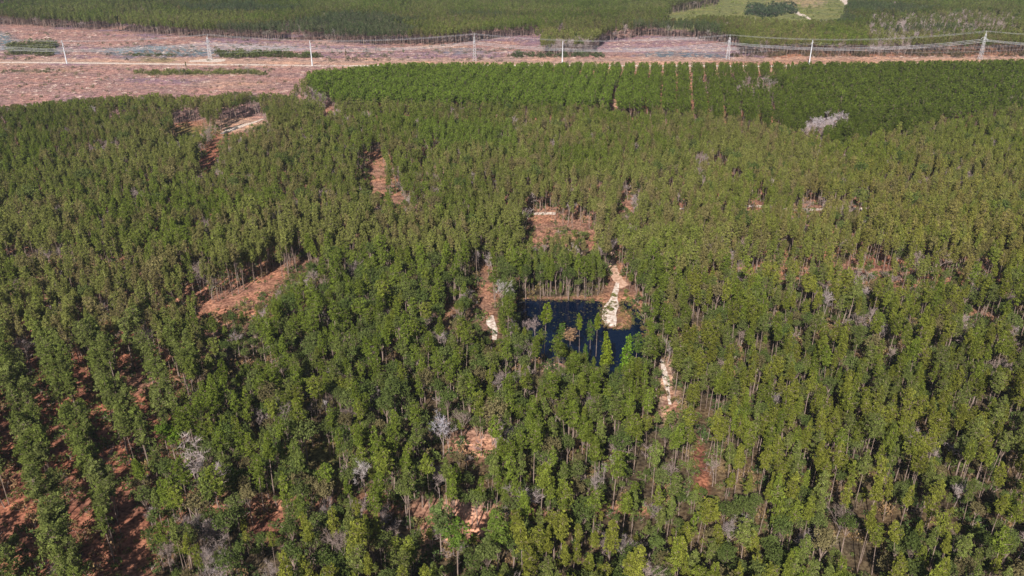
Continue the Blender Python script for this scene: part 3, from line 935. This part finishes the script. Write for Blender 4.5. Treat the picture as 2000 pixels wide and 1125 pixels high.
# ------------------------------------------------------------------ single trees the photo shows clearly: (base u, base v, kind, height, width factor, tint, label)
YG = (.15, .19, .02); GR = (.08, .13, .025); OL = (.13, .14, .05); GY_ = (.42, .36, .37); PK = (.34, .26, .25); DK = (.05, .08, .03)
SPECIAL = [
    (1063, 700, 'pine', 16.5, 1.15, YG, 'tall bright green pine on the near bank, leftmost of the trees rising before the pond'),
    (1096, 694, 'pine', 11.5, 1.25, GR, 'broad flat-topped pine rising before the middle of the pond water'),
    (1131, 694, 'pine', 13.5, .75, YG, 'slim pine with small high crown before the pond, next left of a close pair'),
    (1152, 692, 'pine', 12.8, .8, GR, 'slender pine, left one of the close pair before the pond'),
    (1164, 694, 'pine', 13.4, .85, YG, 'slender pine, right one of the close pair before the pond'),
    (1183, 722, 'cone', 13.0, .9, YG, 'bright cone-shaped tree in front of the sand spit'),
    (1221, 730, 'cone', 13.2, .95, (.11, .19, .02), 'pointed bright green tree right of the sand spit, alone against the blue water'),
    (1032, 664, 'bare', 9.0, .8, PK, 'leafless grey tree at the left end of the pond'),
    (1044, 666, 'bare', 9.0, .9, PK, 'pinkish leafless tree leaning over the left of the pond'),
    (1112, 700, 'pine', 10.0, 1.5, (.30, .19, .11), 'rust brown dying pine between green ones in front of the pond'),
    (1143, 716, 'cone', 8.0, .9, GR, 'small pointed pine just below the close pair by the pond'),
    (1205, 742, 'leafy', 5.0, .9, GR, 'small grey green bush at the foot of the cone-shaped trees by the pond'),
    (1240, 728, 'pine', 13.0, 1.1, GR, 'mid green pine at the right end of the pond water'),
    (1088, 706, 'leafy', 7.0, .8, GR, 'small round tree at the foot of the tall pine by the pond'),
    (982, 622, 'bare', 13.0, .8, (.55, .5, .5), 'white dead tree left of the pond beside the narrow track'),
    (385, 975, 'bare', 13.5, 1.7, (.46, .38, .37), 'largest spreading leafless tree, near the lower left of the wood'),
    (425, 985, 'bare', 12.0, 1.1, GY_, 'tall leafless tree just right of the largest bare tree'),
    (866, 895, 'bare', 12.0, .9, (.5, .48, .54), 'pale bluish dead tree just left of the small peach clearing'),
    (878, 888, 'bare', 9.0, .9, GY_, 'shorter dead tree touching the pale bluish dead tree'),
    (940, 890, 'bareshrub', 4.6, 1.6, (.34, .22, .22), 'low reddish leafless bush at the right edge of the peach clearing'),
    (652, 752, 'bare', 8.0, 1.3, GY_, 'pale spreading dead tree in the middle of the left part of the wood'),
    (716, 980, 'bare', 13.0, .7, (.55, .5, .5), 'thin white dead trunk standing among dark trees below centre'),
    (640, 830, 'bare', 8.0, .7, (.55, .5, .5), 'narrow pale dead tree left of centre'),
    (1196, 942, 'bare', 7.5, 1.2, (.48, .42, .4), 'rounded pale bare tree in the lower right of the wood'),
    (1268, 915, 'bare', 7.0, .9, PK, 'small pinkish bare tree right of the rounded pale bare tree'),
    (1780, 900, 'bare', 10.5, 1.5, (.34, .27, .26), 'grey brown leafless tree among the yellow green pines at right'),
    (973, 1118, 'pine', 16.0, 1.35, (.12, .17, .03), 'big light green pine with pale trunk near the bottom edge right of the peach bank'),
    (862, 1085, 'pine', 14.5, 1.5, (.11, .15, .045), 'wide grey green pine directly below the peach coloured bank'),
    (895, 1150, 'pine', 15.0, 1.3, (.10, .16, .025), 'broad pine cut by the bottom edge below the peach coloured bank'),
    (345, 905, 'leafy', 9.5, 1.15, (.12, .19, .02), 'bright lime round tree just left of the largest bare tree'),
    (330, 890, 'leafy', 9.0, 1.0, (.11, .17, .025), 'bright round tree behind the lime one, left of the largest bare tree'),
    (362, 152, 'leafy', 5.5, .75, DK, 'dark round bush standing in the cut field below the road'),
    (352, 150, 'bare', 8.5, 1.0, (.5, .42, .4), 'pale bare tree beside the dark round bush in the field'),
    (365, 140, 'pine', 7.0, .8, OL, 'small leaning pine behind the dark bush in the field'),
    (485, 154, 'bare', 10.5, .9, (.5, .44, .42), 'tall pale snag in the field near the wood corner'),
    (492, 154, 'leafy', 4.0, .7, DK, 'dark bush at the foot of the tall pale snag'),
    (461, 147, 'leafy', 4.2, .8, DK, 'dark rounded bush in the hedge line left of the snag'),
    (520, 152, 'leafy', 4.6, .7, DK, 'dark bush right of the tall snag'),
    (182, 144, 'pine', 4.6, .8, (.09, .10, .05), 'lone scrubby pine in the pink field under the leftmost pole'),
    (217, 164, 'bareshrub', 5.0, 1.3, (.3, .25, .26), 'grey leafless bush alone in the pink field'),
    (106, 144, 'leafy', 3.0, .7, DK, 'left one of two small dark bushes in the left field'),
    (117, 144, 'leafy', 3.0, .7, DK, 'right one of two small dark bushes in the left field'),
    (57, 152, 'bareshrub', 4.2, 1.0, (.12, .12, .06), 'thin dark bush at the far left of the pink field'),
    (677, 126, 'pine', 10.5, .7, (.16, .13, .07), 'thin brownish pine against the road right of the third pole'),
    (789, 118, 'pine', 7.5, 1.0, (.09, .12, .04), 'lone dark pine in the corridor between two poles'),
    (735, 112, 'pine', 7.0, .7, (.16, .12, .06), 'rusty small pine in the mauve clearing'),
    (503, 128, 'pine', 6.0, .5, (.2, .12, .08), 'thin brown dying pine on the near side of the road'),
    (650, 116, 'pine', 6.5, .7, (.1, .12, .05), 'small pine in the corridor right of the third pole'),
]

for k_i in range(15):
    t_ = k_i / 14
    SPECIAL.append((1572 + 70 * t_ + (k_i * 37 % 7) - 3, 272 - 14 * t_ + (k_i * 53 % 11) - 3, 'bare', 9.5 + (k_i % 3), 1.15, (.50, .44, .47),
                    'whitish leafless tree in the bright cluster among the dark green pines at upper right'))
for k_i in range(8):
    SPECIAL.append((1462 + 6.5 * k_i, 176 + (k_i * 29 % 6) - k_i * .3, 'bare', 9.5, 1.1, (.36, .27, .27),
                    'pinkish leafless tree in the small gap just below the corridor, near the rightmost pole'))


# ------------------------------------------------------------------ build single trees as objects
NAMES = {'pine': 'pine_tree', 'cone': 'pine_tree', 'farpine': 'pine_tree', 'leafy': 'broadleaf_tree', 'bare': 'bare_tree', 'bareshrub': 'bare_shrub'}
CAT = {'pine_tree': 'pine tree', 'broadleaf_tree': 'broadleaf tree', 'bare_tree': 'bare tree', 'bare_shrub': 'bare shrub'}
PH0 = {'pine': 16.0, 'cone': 12.0, 'farpine': 15.0, 'leafy': 11.0, 'bare': 10.0, 'bareshrub': 3.2}
GROUP = {'pine_tree': 'pines of the wood', 'broadleaf_tree': 'leafy trees of the wood', 'bare_tree': 'leafless trees of the wood', 'bare_shrub': 'leafless shrubs'}


def place_tree(x, y, kd, h, ft, ti, rz, label, group, var=None):
    nm = NAMES[kd]
    protos = PROTO[kd]
    tr, cr, _ = protos[random.randrange(len(protos)) if var is None else var % len(protos)]
    root = bpy.data.objects.new(nm, None)
    scene.collection.objects.link(root)
    root.empty_display_size = .5
    s = h / PH0[kd]
    root.location = (x, y, float(ground_z(x, y)) - .05)
    root.rotation_euler = (0, 0, rz)
    root.scale = (s * ft, s * ft, s)
    tag(root, label, CAT[nm], group)
    obj(tr.name.split('.')[0], tr, root)
    c = obj(cr.name.split('.')[0], cr, root)
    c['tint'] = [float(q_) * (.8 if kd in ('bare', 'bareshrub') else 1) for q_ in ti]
    return root


def colour_word(t, kd):
    r, g_, b_ = t
    if kd in ('bare', 'bareshrub'):
        return 'pale grey' if b_ > .30 else 'pinkish grey'
    if r > g_ * 1.02: return 'brownish'
    if r / g_ > .86: return 'yellow green'
    if g_ > .125: return 'bright green'
    if g_ < .095: return 'dark green'
    if b_ > .045: return 'greyish green'
    return 'mid green'


ONES = 'zero one two three four five six seven eight nine ten eleven twelve thirteen fourteen fifteen sixteen seventeen eighteen nineteen'.split()
TENS = 'x x twenty thirty forty fifty sixty seventy eighty ninety'.split()


def spell(v):
    k_ = int(round(v))
    if k_ < 20: return ONES[k_]
    if k_ >= 100: return 'hundred'
    return TENS[k_ // 10] + ('' if k_ % 10 == 0 else '-' + ONES[k_ % 10])


far_ok = np.ones(n, bool)
for (u, v, kd, h, *_r) in SPECIAL:
    sx, sy = G(u, v)
    far_ok &= (np.hypot(X - sx, Y - sy) > 2.2)
    if v > 740 or kd == 'bare':
        far_ok &= ~((np.abs(X - sx * (Y / sy)) < 1.8) & (Y < sy) & (Y > sy - 7) & (hgt > 4.5))
U0, V0, D0 = proj(X, Y, hgt * .75)
infr = far_ok & (U0 > 4) & (U0 < 1996) & (V0 > 4) & (V0 < 1112)
size = hgt * fat / D0
sel = np.zeros(n, bool)
for kd, cnt in (('pine', 272), ('leafy', 180), ('bare', 60)):
    c_i = np.where((kind == kd) & infr)[0]
    sc_ = size[c_i]
    sel[c_i[np.argsort(-sc_)[:cnt]]] = True
sel_i = np.where(sel)[0]
seen = {}
for i in sel_i:
    kd = kind[i]
    cw = colour_word(tint[i], kd)
    form = {'pine': ['slender', 'full-crowned', 'ragged', 'narrow'], 'leafy': ['round', 'bushy', 'spreading', 'domed'], 'bare': ['leafless', 'twiggy leafless', 'dead', 'bare']}[kd][int(rot[i] * 10) % 4]
    nn = {'pine': 'pine', 'leafy': 'broadleaf tree', 'bare': 'tree'}[kd]
    place = 'in a left plantation row' if zone[i] == 1 else ('in the lower wood' if bottom[i] else ('in the right hand wood' if nearR[i] else 'in the middle wood'))
    lab = f"{cw} {form} {nn}, {spell(U0[i] / 20)} percent across and {spell(V0[i] / 11.25)} percent down the view"
    if lab in seen: lab = ('taller ' if hgt[i] > seen[lab] else 'shorter ') + lab
    seen[lab] = hgt[i]
    place_tree(X[i], Y[i], kd, hgt[i], fat[i], tint[i], rot[i], lab, GROUP[NAMES[kd]])
for (u, v, kd, h, ft, ti, lab) in SPECIAL:
    x, y = G(u, v)
    place_tree(x, y, kd, h, ft, ti, random.uniform(0, 6.28), lab, 'trees standing clear of the wood' if v < 200 or kd in ('pine', 'cone') else GROUP[NAMES[kd]])
# remove mass trees that stand on top of the single ones
rest = ~sel & far_ok

# ------------------------------------------------------------------ masses of plants nobody could count: one object per kind
proto_col = bpy.data.collections.new('plant_sources')


def mass(name, label, kinds, P, Z, S, ROT, T, KI):
    """KI: index into the flat list of meshes made of the given kinds"""
    colx = bpy.data.collections.new(name + '_source')
    j = 0
    for kd in kinds:
        for (_, _, jm) in PROTO[kd]:
            o = bpy.data.objects.new('%s_%02d' % (name, j), jm)
            colx.objects.link(o); j += 1
    me = bpy.data.meshes.new(name)
    k_ = len(P)
    me.vertices.add(k_)
    me.vertices.foreach_set('co', np.c_[P, Z].astype(np.float32).ravel())
    a = me.attributes.new('scl', 'FLOAT_VECTOR', 'POINT'); a.data.foreach_set('vector', S.astype(np.float32).ravel())
    a = me.attributes.new('rot', 'FLOAT_VECTOR', 'POINT'); a.data.foreach_set('vector', ROT.astype(np.float32).ravel())
    a = me.attributes.new('tint', 'FLOAT_VECTOR', 'POINT'); a.data.foreach_set('vector', T.astype(np.float32).ravel())
    a = me.attributes.new('pick', 'INT', 'POINT'); a.data.foreach_set('value', KI.astype(np.int32))
    o = obj(name, me)
    tag(o, label, None, None, 'stuff')
    ng = bpy.data.node_groups.new(name + '_scatter', 'GeometryNodeTree')
    ng.interface.new_socket('Geometry', in_out='INPUT', socket_type='NodeSocketGeometry')
    ng.interface.new_socket('Geometry', in_out='OUTPUT', socket_type='NodeSocketGeometry')
    gi = ng.nodes.new('NodeGroupInput'); go = ng.nodes.new('NodeGroupOutput')
    ci = ng.nodes.new('GeometryNodeCollectionInfo'); ci.inputs['Collection'].default_value = colx
    ci.inputs['Separate Children'].default_value = True; ci.inputs['Reset Children'].default_value = True
    ip = ng.nodes.new('GeometryNodeInstanceOnPoints'); ip.inputs['Pick Instance'].default_value = True
    def na(nm, dt):
        q_ = ng.nodes.new('GeometryNodeInputNamedAttribute'); q_.data_type = dt; q_.inputs['Name'].default_value = nm
        return q_.outputs['Attribute']
    ng.links.new(gi.outputs[0], ip.inputs['Points']); ng.links.new(ci.outputs[0], ip.inputs['Instance'])
    ng.links.new(na('pick', 'INT'), ip.inputs['Instance Index'])
    ng.links.new(na('rot', 'FLOAT_VECTOR'), ip.inputs['Rotation'])
    ng.links.new(na('scl', 'FLOAT_VECTOR'), ip.inputs['Scale'])
    ng.links.new(ip.outputs[0], go.inputs[0])
    md = o.modifiers.new('scatter', 'NODES'); md.node_group = ng
    return o


def mass_from(name, label, mask, kd_near, kd_far=None, far_at=430):
    ii = np.where(mask)[0]
    if not len(ii): return
    n_near = len(PROTO[kd_near])
    pick = rng.integers(0, n_near, len(ii))
    s = hgt[ii] / PH0[kd_near]
    kinds = [kd_near]
    if kd_far:
        kinds.append(kd_far)
        fm = D[ii] > far_at
        pick = np.where(fm, n_near + rng.integers(0, len(PROTO[kd_far]), len(ii)), pick)
        s = np.where(fm, hgt[ii] / PH0[kd_far], s)
    S = np.c_[s * fat[ii], s * fat[ii], s]
    lean = rng.normal(size=(len(ii), 2)) * .045
    ROT = np.c_[lean, rot[ii]]
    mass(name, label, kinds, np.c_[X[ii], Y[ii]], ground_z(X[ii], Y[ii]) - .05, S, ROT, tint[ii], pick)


mass_from('pine_forest', 'endless stand of green pines filling the middle and far ground', rest & (kind == 'pine'), 'pine', 'farpine')
mass_from('broadleaf_woodland', 'darker rounded leafy trees mixed through the pine woods', rest & (kind == 'leafy'), 'leafy')
mass_from('leafless_woodland', 'grey and pinkish leafless trees mixed through the pine woods', rest & (kind == 'bare'), 'bare')

# undergrowth below the trees and on the fields
ux = []; 
A = lattice(20, 2.9, 2.9, [0], 1.0, -300, 300, 90, 430)
A = A[frame_mask(A[:, 0], A[:, 1]) & ~in_pond(A[:, 0], A[:, 1])]
au, av, az = proj(A[:, 0], A[:, 1], np.zeros(len(A)))
pr = np.full(len(A), .75)
tiny = np.zeros(len(A), bool); kk = inpoly(au, av, ZK); pr[kk] = .85
for p in OPEN[2:]:
    pr = np.where(inpoly(au, av, p), .5, pr); tiny = tiny | inpoly(au, av, p)
sp = inpoly(au, av, [(1170, 640), (1175, 560), (1240, 560), (1240, 640)]); pr[sp] = .28
for p in [OPEN[14], [(1180, 640), (1185, 560), (1212, 550), (1210, 640)]]:
    pr = np.where(inpoly(au, av, p), .0, pr)
kp_ = rng.random(len(A)) < pr; A = A[kp_]; tiny = tiny[kp_]
nA_ = len(A)
t_ = mixc(mixc(np.array((.10, .13, .035))[None] * np.ones((nA_, 1)), np.array((.26, .16, .09)), (rng.random(nA_) < .38) * rng.uniform(.4, 1, nA_)), np.array((.06, .09, .03)), (rng.random(nA_) < .3) * 1.0)
s_ = rng.uniform(.5, 1.9, nA_) * np.where(tiny, .42, 1)
pk = rng.integers(0, 3, nA_)
mass('undergrowth', 'low green and rusty shrubs on the forest floor', ['shrub'], A, ground_z(A[:, 0], A[:, 1]), np.c_[s_, s_, s_ * rng.uniform(.6, 1.3, nA_)],
     np.c_[np.zeros(nA_), np.zeros(nA_), rng.uniform(0, 6.28, nA_)], t_, pk)

# scrub lines and young patches in the corridor
SC = []
def scatter_poly(poly, cnt, smin, smax, tcol, kd):
    P_ = np.array(poly, float); lo = P_.min(0); hi = P_.max(0)
    c = 0; tries = 0; cnt = int(cnt * .75)
    while c < cnt and tries < cnt * 60:
        tries += 1
        u = rng.uniform(lo[0], hi[0]); v = rng.uniform(lo[1], hi[1])
        x, y = G(u, v); w1 = float(fnoise(x, y, 12, 66)) - .5; w2 = float(fnoise(x, y, 9, 68)) - .5
        if inpoly([u + w1 * 40], [v + w2 * 9], poly)[0] and rng.random() < .35 + 1.3 * (float(vnoise(x, y, 5, 8))) ** 1.5:
             SC.append((x, y, smin * .5 + (smax - smin * .5) * rng.random() ** 1.6, tcol, kd)); c += 1
DG = (.09, .105, .045)
scatter_poly([(262, 139), (500, 139), (520, 146), (262, 147)], 330, 1.0, 2.2, (.13, .14, .045), 0)
scatter_poly([(0, 137), (90, 137), (125, 142), (0, 143)], 60, .7, 1.4, DG, 0)
scatter_poly([(425, 106), (490, 104), (530, 103), (600, 106), (630, 112), (430, 113)], 210, 1.4, 3.4, (.085, .10, .035), 0)
scatter_poly([(230, 104), (340, 105), (350, 111), (230, 110)], 90, .9, 1.6, DG, 0)
scatter_poly([(18, 100), (30, 88), (112, 86), (104, 108), (20, 110)], 200, 2.2, 4.4, (.10, .11, .045), 0)
scatter_poly([(1002, 106), (1180, 106), (1180, 113), (1002, 112)], 120, 1.6, 3.2, (.07, .09, .04), 0)
scatter_poly([(1430, 106), (2200, 102), (2200, 110), (1430, 112)], 300, 1.4, 3.0, (.10, .08, .045), 0)
scatter_poly([(1400, 0), (1660, 0), (1640, 38), (1330, 34)], 420, .8, 2.0, (.15, .18, .05), 0)
scatter_poly([(1455, 30), (1466, 10), (1500, 15), (1548, 12), (1556, 28), (1520, 30), (1500, 34)], 170, 3.0, 5.0, (.05, .07, .04), 0)
scatter_poly([(0, 60), (900, 86), (900, 120), (0, 118)], 420, .5, 1.7, (.11, .11, .07), 0)
scatter_poly([(0, 130), (560, 134), (560, 182), (0, 200)], 320, .4, 1.4, (.14, .13, .07), 0)
scatter_poly([(640, 96), (1000, 96), (1000, 120), (640, 120)], 120, .6, 2.0, (.13, .12, .08), 0)
scatter_poly([(1216, 560), (1224, 575), (1232, 592), (1222, 600), (1206, 592), (1212, 570)], 30, .4, .9, (.13, .16, .04), 0)
scatter_poly([(1176, 600), (1186, 580), (1200, 560), (1204, 566), (1188, 600), (1180, 628)], 26, .5, 1.1, (.15, .16, .04), 0)
scatter_poly([(1206, 612), (1228, 612), (1231, 632), (1210, 638)], 20, .4, .8, (.3, .2, .09), 0)
S_ = np.array([(a, b, c) for a, b, c, _, _ in SC]); T_ = np.array([d for *_, d, _ in SC]) * rng.uniform(.7, 1.3, (len(SC), 1))
k_ = len(SC)
mass('scrub', 'low dark scrub scattered over the cut fields and along the corridor', ['shrub'], S_[:, :2], ground_z(S_[:, 0], S_[:, 1]) - .1,
     np.c_[S_[:, 2], S_[:, 2], S_[:, 2] * .9], np.c_[np.zeros(k_), np.zeros(k_), rng.uniform(0, 6.28, k_)], T_, rng.integers(0, 3, k_))

# grass and low shrubs along the shoreline
rp_ = []
for (ax, ay), (bx, by) in zip(P0, P1):
    L = math.hypot(bx - ax, by - ay)
    nx_o, ny_o = (by - ay) / L, -(bx - ax) / L
    if in_pond(np.array([(ax + bx) / 2 + nx_o * .3]), np.array([(ay + by) / 2 + ny_o * .3]))[0]: nx_o, ny_o = -nx_o, -ny_o
    for _ in range(int(L * 3.2)):
        t = rng.random(); o_ = rng.uniform(-.9, 1.8)
        rp_.append((ax + (bx - ax) * t + nx_o * o_, ay + (by - ay) * t + ny_o * o_))
rp_ = np.array(rp_); k_ = len(rp_); s_ = rng.uniform(.18, .55, k_)
mass('shore_grass', 'rusty and olive grass and low shrubs fringing the pond', ['shrub'], rp_, np.maximum(ground_z(rp_[:, 0], rp_[:, 1]), -.4), np.c_[s_, s_, s_ * 1.2],
     np.c_[np.zeros(k_), np.zeros(k_), rng.uniform(0, 6.28, k_)], mixc(np.array((.20, .12, .06))[None] * np.ones((k_, 1)), np.array((.11, .13, .035)), rng.random(k_)), rng.integers(0, 3, k_))

# weeds standing in the shallows
Wp = lattice(15, .75, .75, [0], .35, -10, 60, 165, 260)
wu_, wv2, _ = proj(Wp[:, 0], Wp[:, 1], np.full(len(Wp), -.3))
near_sh = np.min(np.hypot(Wp[:, :1] - pxy[None, :, 0], Wp[:, 1:] - pxy[None, :, 1]), axis=1)
wpn = fnoise(Wp[:, 0], Wp[:, 1], 7, 33)
Wp = Wp[in_pond(Wp[:, 0], Wp[:, 1]) & (rng.random(len(Wp)) < np.where(wv2 < 640, .30, .05) * (wpn > .42) + .35 * (near_sh < 1.5))]
k_ = len(Wp); s_ = rng.uniform(.08, .26, k_)
mass('pond_weeds', 'brown and olive weeds floating along the edges of the pond', ['shrub'], Wp, np.full(k_, -.33), np.c_[s_ * 1.3, s_ * 1.3, s_ * .5],
     np.c_[np.zeros(k_), np.zeros(k_), rng.uniform(0, 6.28, k_)], mixc(np.array((.10, .075, .045))[None] * np.ones((k_, 1)), np.array((.09, .10, .03)), rng.random(k_)), rng.integers(0, 3, k_))

# logging debris on the cut-over ground
Dp = lattice(70, 3.0, 3.0, [0], 1.2, -620, 420, 300, 720)
du_, dv_, _ = proj(Dp[:, 0], Dp[:, 1], np.zeros(len(Dp)))
Dp = Dp[inpoly(du_, dv_, OPEN[0]) & (du_ > -60) & (du_ < 2060) & ((np.abs(dv_ - 121) > 6)) & (rng.random(len(Dp)) < .75)]
k_ = len(Dp)
T_ = mixc(np.array((.42, .27, .22))[None] * np.ones((k_, 1)), np.array((.22, .15, .15)), rng.random(k_))
T_ = mixc(T_, np.array((.60, .48, .42)), (rng.random(k_) < .14) * .8)
s_ = rng.uniform(.6, 1.7, k_)
mass('logging_debris', 'broken branches and stumps strewn over the pink cut fields', ['debris'], Dp, ground_z(Dp[:, 0], Dp[:, 1]), np.c_[s_, s_, s_],
     np.c_[np.zeros(k_), np.zeros(k_), rng.normal(1.9, .5, k_)], T_, rng.integers(0, 3, k_))
print('debris', k_)

# ------------------------------------------------------------------ power lines
M_STEEL = noise_mat('galvanised_steel', (.42, .44, .48), (.60, .62, .66), 1.5, .5)
M_WIRE = noise_mat('aluminium_conductor', (.30, .31, .34), (.46, .47, .50), .5, .5)
M_INS = noise_mat('insulator_glass', (.35, .38, .42), (.5, .52, .56), 2.0, .3)


def part(name, vs, fs, mat, parent):
    return obj(name, mesh_from(name, vs, fs, [mat]), parent)


def monopole(u, v, h, label):
    x, y = G(u, v)
    root = obj('power_pole', None, loc=(x, y, 0))
    tag(root, label, 'power pole', 'white poles of the near power line')
    vs, fs = [], []
    stick(vs, fs, (0, 0, -.3), (0, 0, h * .5), .46, .32, 12); stick(vs, fs, (0, 0, h * .5), (0, 0, h), .32, .18, 12)
    part('pole', vs, fs, M_STEEL, root)
    att = []
    for i, (z, s) in enumerate(((h - .8, -1), (h - 2.4, 1), (h - 4.0, -1))):
        vs, fs = [], []
        stick(vs, fs, (0, 0, z), (0, s * 1.7, z + .2), .12, .06, 6)
        a = part('crossarm', vs, fs, M_STEEL, root)
        vs, fs = [], []
        stick(vs, fs, (0, s * 1.7, z + .2), (0, s * 1.7, z - .6), .09, .09, 6)
        part('insulator', vs, fs, M_INS, a)
        att.append((x, y + s * 1.7, z - .6))
    return att


def tower(u, v, h, label):
    """narrow lattice tower with two arms"""
    x, y = G(u, v)
    root = obj('transmission_tower', None, loc=(x, y, 0))
    tag(root, label, 'pylon', 'lattice towers of the far power line')
    w0, w1 = 1.1, .35
    for sx in (-1, 1):
        for sy in (-1, 1):
            vs, fs = [], []
            stick(vs, fs, (sx * w0, sy * w0, -.2), (sx * w1, sy * w1, h), .07, .05, 4)
            part('leg', vs, fs, M_STEEL, root)
    vs, fs = [], []
    nl = 9
    for i in range(nl):
        z0 = h * i / nl; z1 = h * (i + 1) / nl
        a0 = w0 + (w1 - w0) * i / nl; a1 = w0 + (w1 - w0) * (i + 1) / nl
        for c0, c1 in (((-1, -1), (1, -1)), ((1, -1), (1, 1)), ((1, 1), (-1, 1)), ((-1, 1), (-1, -1))):
            stick(vs, fs, (c0[0] * a0, c0[1] * a0, z0), (c1[0] * a1, c1[1] * a1, z1), .03, .03, 3)
            stick(vs, fs, (c1[0] * a0, c1[1] * a0, z0), (c0[0] * a1, c0[1] * a1, z1), .03, .03, 3)
    part('bracing', vs, fs, M_STEEL, root)
    vs, fs = [], []
    for s in (-1, 1):
        stick(vs, fs, (0, 0, h), (s * .3, s * 1.6, h + 1.6), .1, .06, 4)
    part('shield_wire_peak', vs, fs, M_STEEL, root)
    att = [(x, y - 1.6, h + 1.6), (x, y + 1.6, h + 1.6)]
    vs, fs = [], []
    for s in (-1, 1):
        stick(vs, fs, (0, 0, h * .80), (0, s * 4.2, h * .80 + .2), .16, .08, 4); stick(vs, fs, (0, 0, h * .86), (0, s * 4.2, h * .80 + .2), .08, .06, 4)
    arm = part('crossarm', vs, fs, M_STEEL, root)
    for yy in (-4.2, 0, 4.2):
        vs, fs = [], []
        stick(vs, fs, (0, yy, h * .80), (0, yy, h * .80 - 1.0), .12, .12, 6)
        part('insulator', vs, fs, M_INS, arm)
        att += [(x, y + yy - .25, h * .80 - 1.0), (x, y + yy + .25, h * .80 - 1.0)]
    return att


near = [monopole(u, v, h, l) for u, v, h, l in [
    (-352, 124, 15.5, 'white steel pole beyond the left edge'),
    (131, 124.5, 15.5, 'leftmost white steel pole, beside the sand road in the pink field'),
    (610, 128, 16.5, 'white steel pole beside the road where the left field meets the wood'),
    (1098, 128, 16.0, 'white steel pole rising behind the pine tops right of centre, before the young pine patch'),
    (1580, 127, 16.5, 'rightmost white steel pole, rising behind the dark pine tops'),
    (2062, 124, 16.5, 'white steel pole beyond the right edge')]]
farr = [tower(u, v, h, l) for u, v, h, l in [
    (-110, 117, 15.5, 'grey lattice tower beyond the left edge'),
    (411, 117, 15.5, 'faint grey lattice tower by the sandy turnout at left'),
    (927, 119, 16.5, 'grey lattice tower behind the bright green plantation near the middle'),
    (1421, 116, 15.0, 'grey lattice tower at the right end of the mauve clearing'),
    (1914, 116, 17.5, 'grey lattice tower at the far right of the power line'),
    (2440, 114, 17.0, 'grey lattice tower far beyond the right edge')]]


def wires(lines, sag, thick, label, group, cat='power cable'):
    for k_ in range(len(lines) - 1):
        for wi, (a, b) in enumerate(zip(lines[k_], lines[k_ + 1])):
            a = np.array(a); b = np.array(b); vs, fs = [], []
            nseg = 22
            prev = None
            sg = sag[min(wi, len(sag) - 1)]
            for i in range(nseg + 1):
                t = i / nseg
                p = a + (b - a) * t; p[2] -= sg * 4 * t * (1 - t)
                if prev is not None: stick(vs, fs, prev, p, thick, thick, 3)
                prev = p
            o = obj('power_cable', mesh_from('power_cable', vs, fs, [M_WIRE]))
            span = ['first', 'second', 'third', 'fourth', 'fifth'][k_]
            pos = ['upper front', 'upper back', 'lower nearest', 'lower second nearest', 'lower centre front', 'lower centre back', 'lower second farthest', 'lower farthest'][wi] if len(lines[0]) == 8 else ['top', 'middle', 'bottom'][wi]
            tag(o, label.format(pos=pos, span=span), cat, group)


wires(near, [3.6], .035, 'thin {pos} wire of the white poles, {span} span from the left', 'wires on the white poles')
wires(farr, [4.4, 4.4, 5.0], .05, '{pos} cable on the lattice towers, {span} span from the left', 'cables on the lattice towers')

# ------------------------------------------------------------------ air
m, nt, out = new_mat('haze_air')
pv = N(nt, 'ShaderNodeVolumePrincipled')
pv.inputs['Color'].default_value = (.80, .88, 1.0, 1)
pv.inputs['Density'].default_value = .0001
pv.inputs['Anisotropy'].default_value = .3
nt.links.new(pv.outputs[0], out.inputs['Volume'])
a, b_, c0, c1 = -9300, 9300, -2.0, 124.0
hv = [(a, a, c0), (b_, a, c0), (b_, b_, c0), (a, b_, c0), (a, a, c1), (b_, a, c1), (b_, b_, c1), (a, b_, c1)]
hm = mesh_from('haze', hv, [(3, 2, 1, 0), (4, 5, 6, 7), (0, 1, 5, 4), (1, 2, 6, 5), (2, 3, 7, 6), (3, 0, 4, 7)], [m])
hz = obj('haze', hm)
tag(hz, 'thin bluish haze over the far woods', None, None, 'stuff')
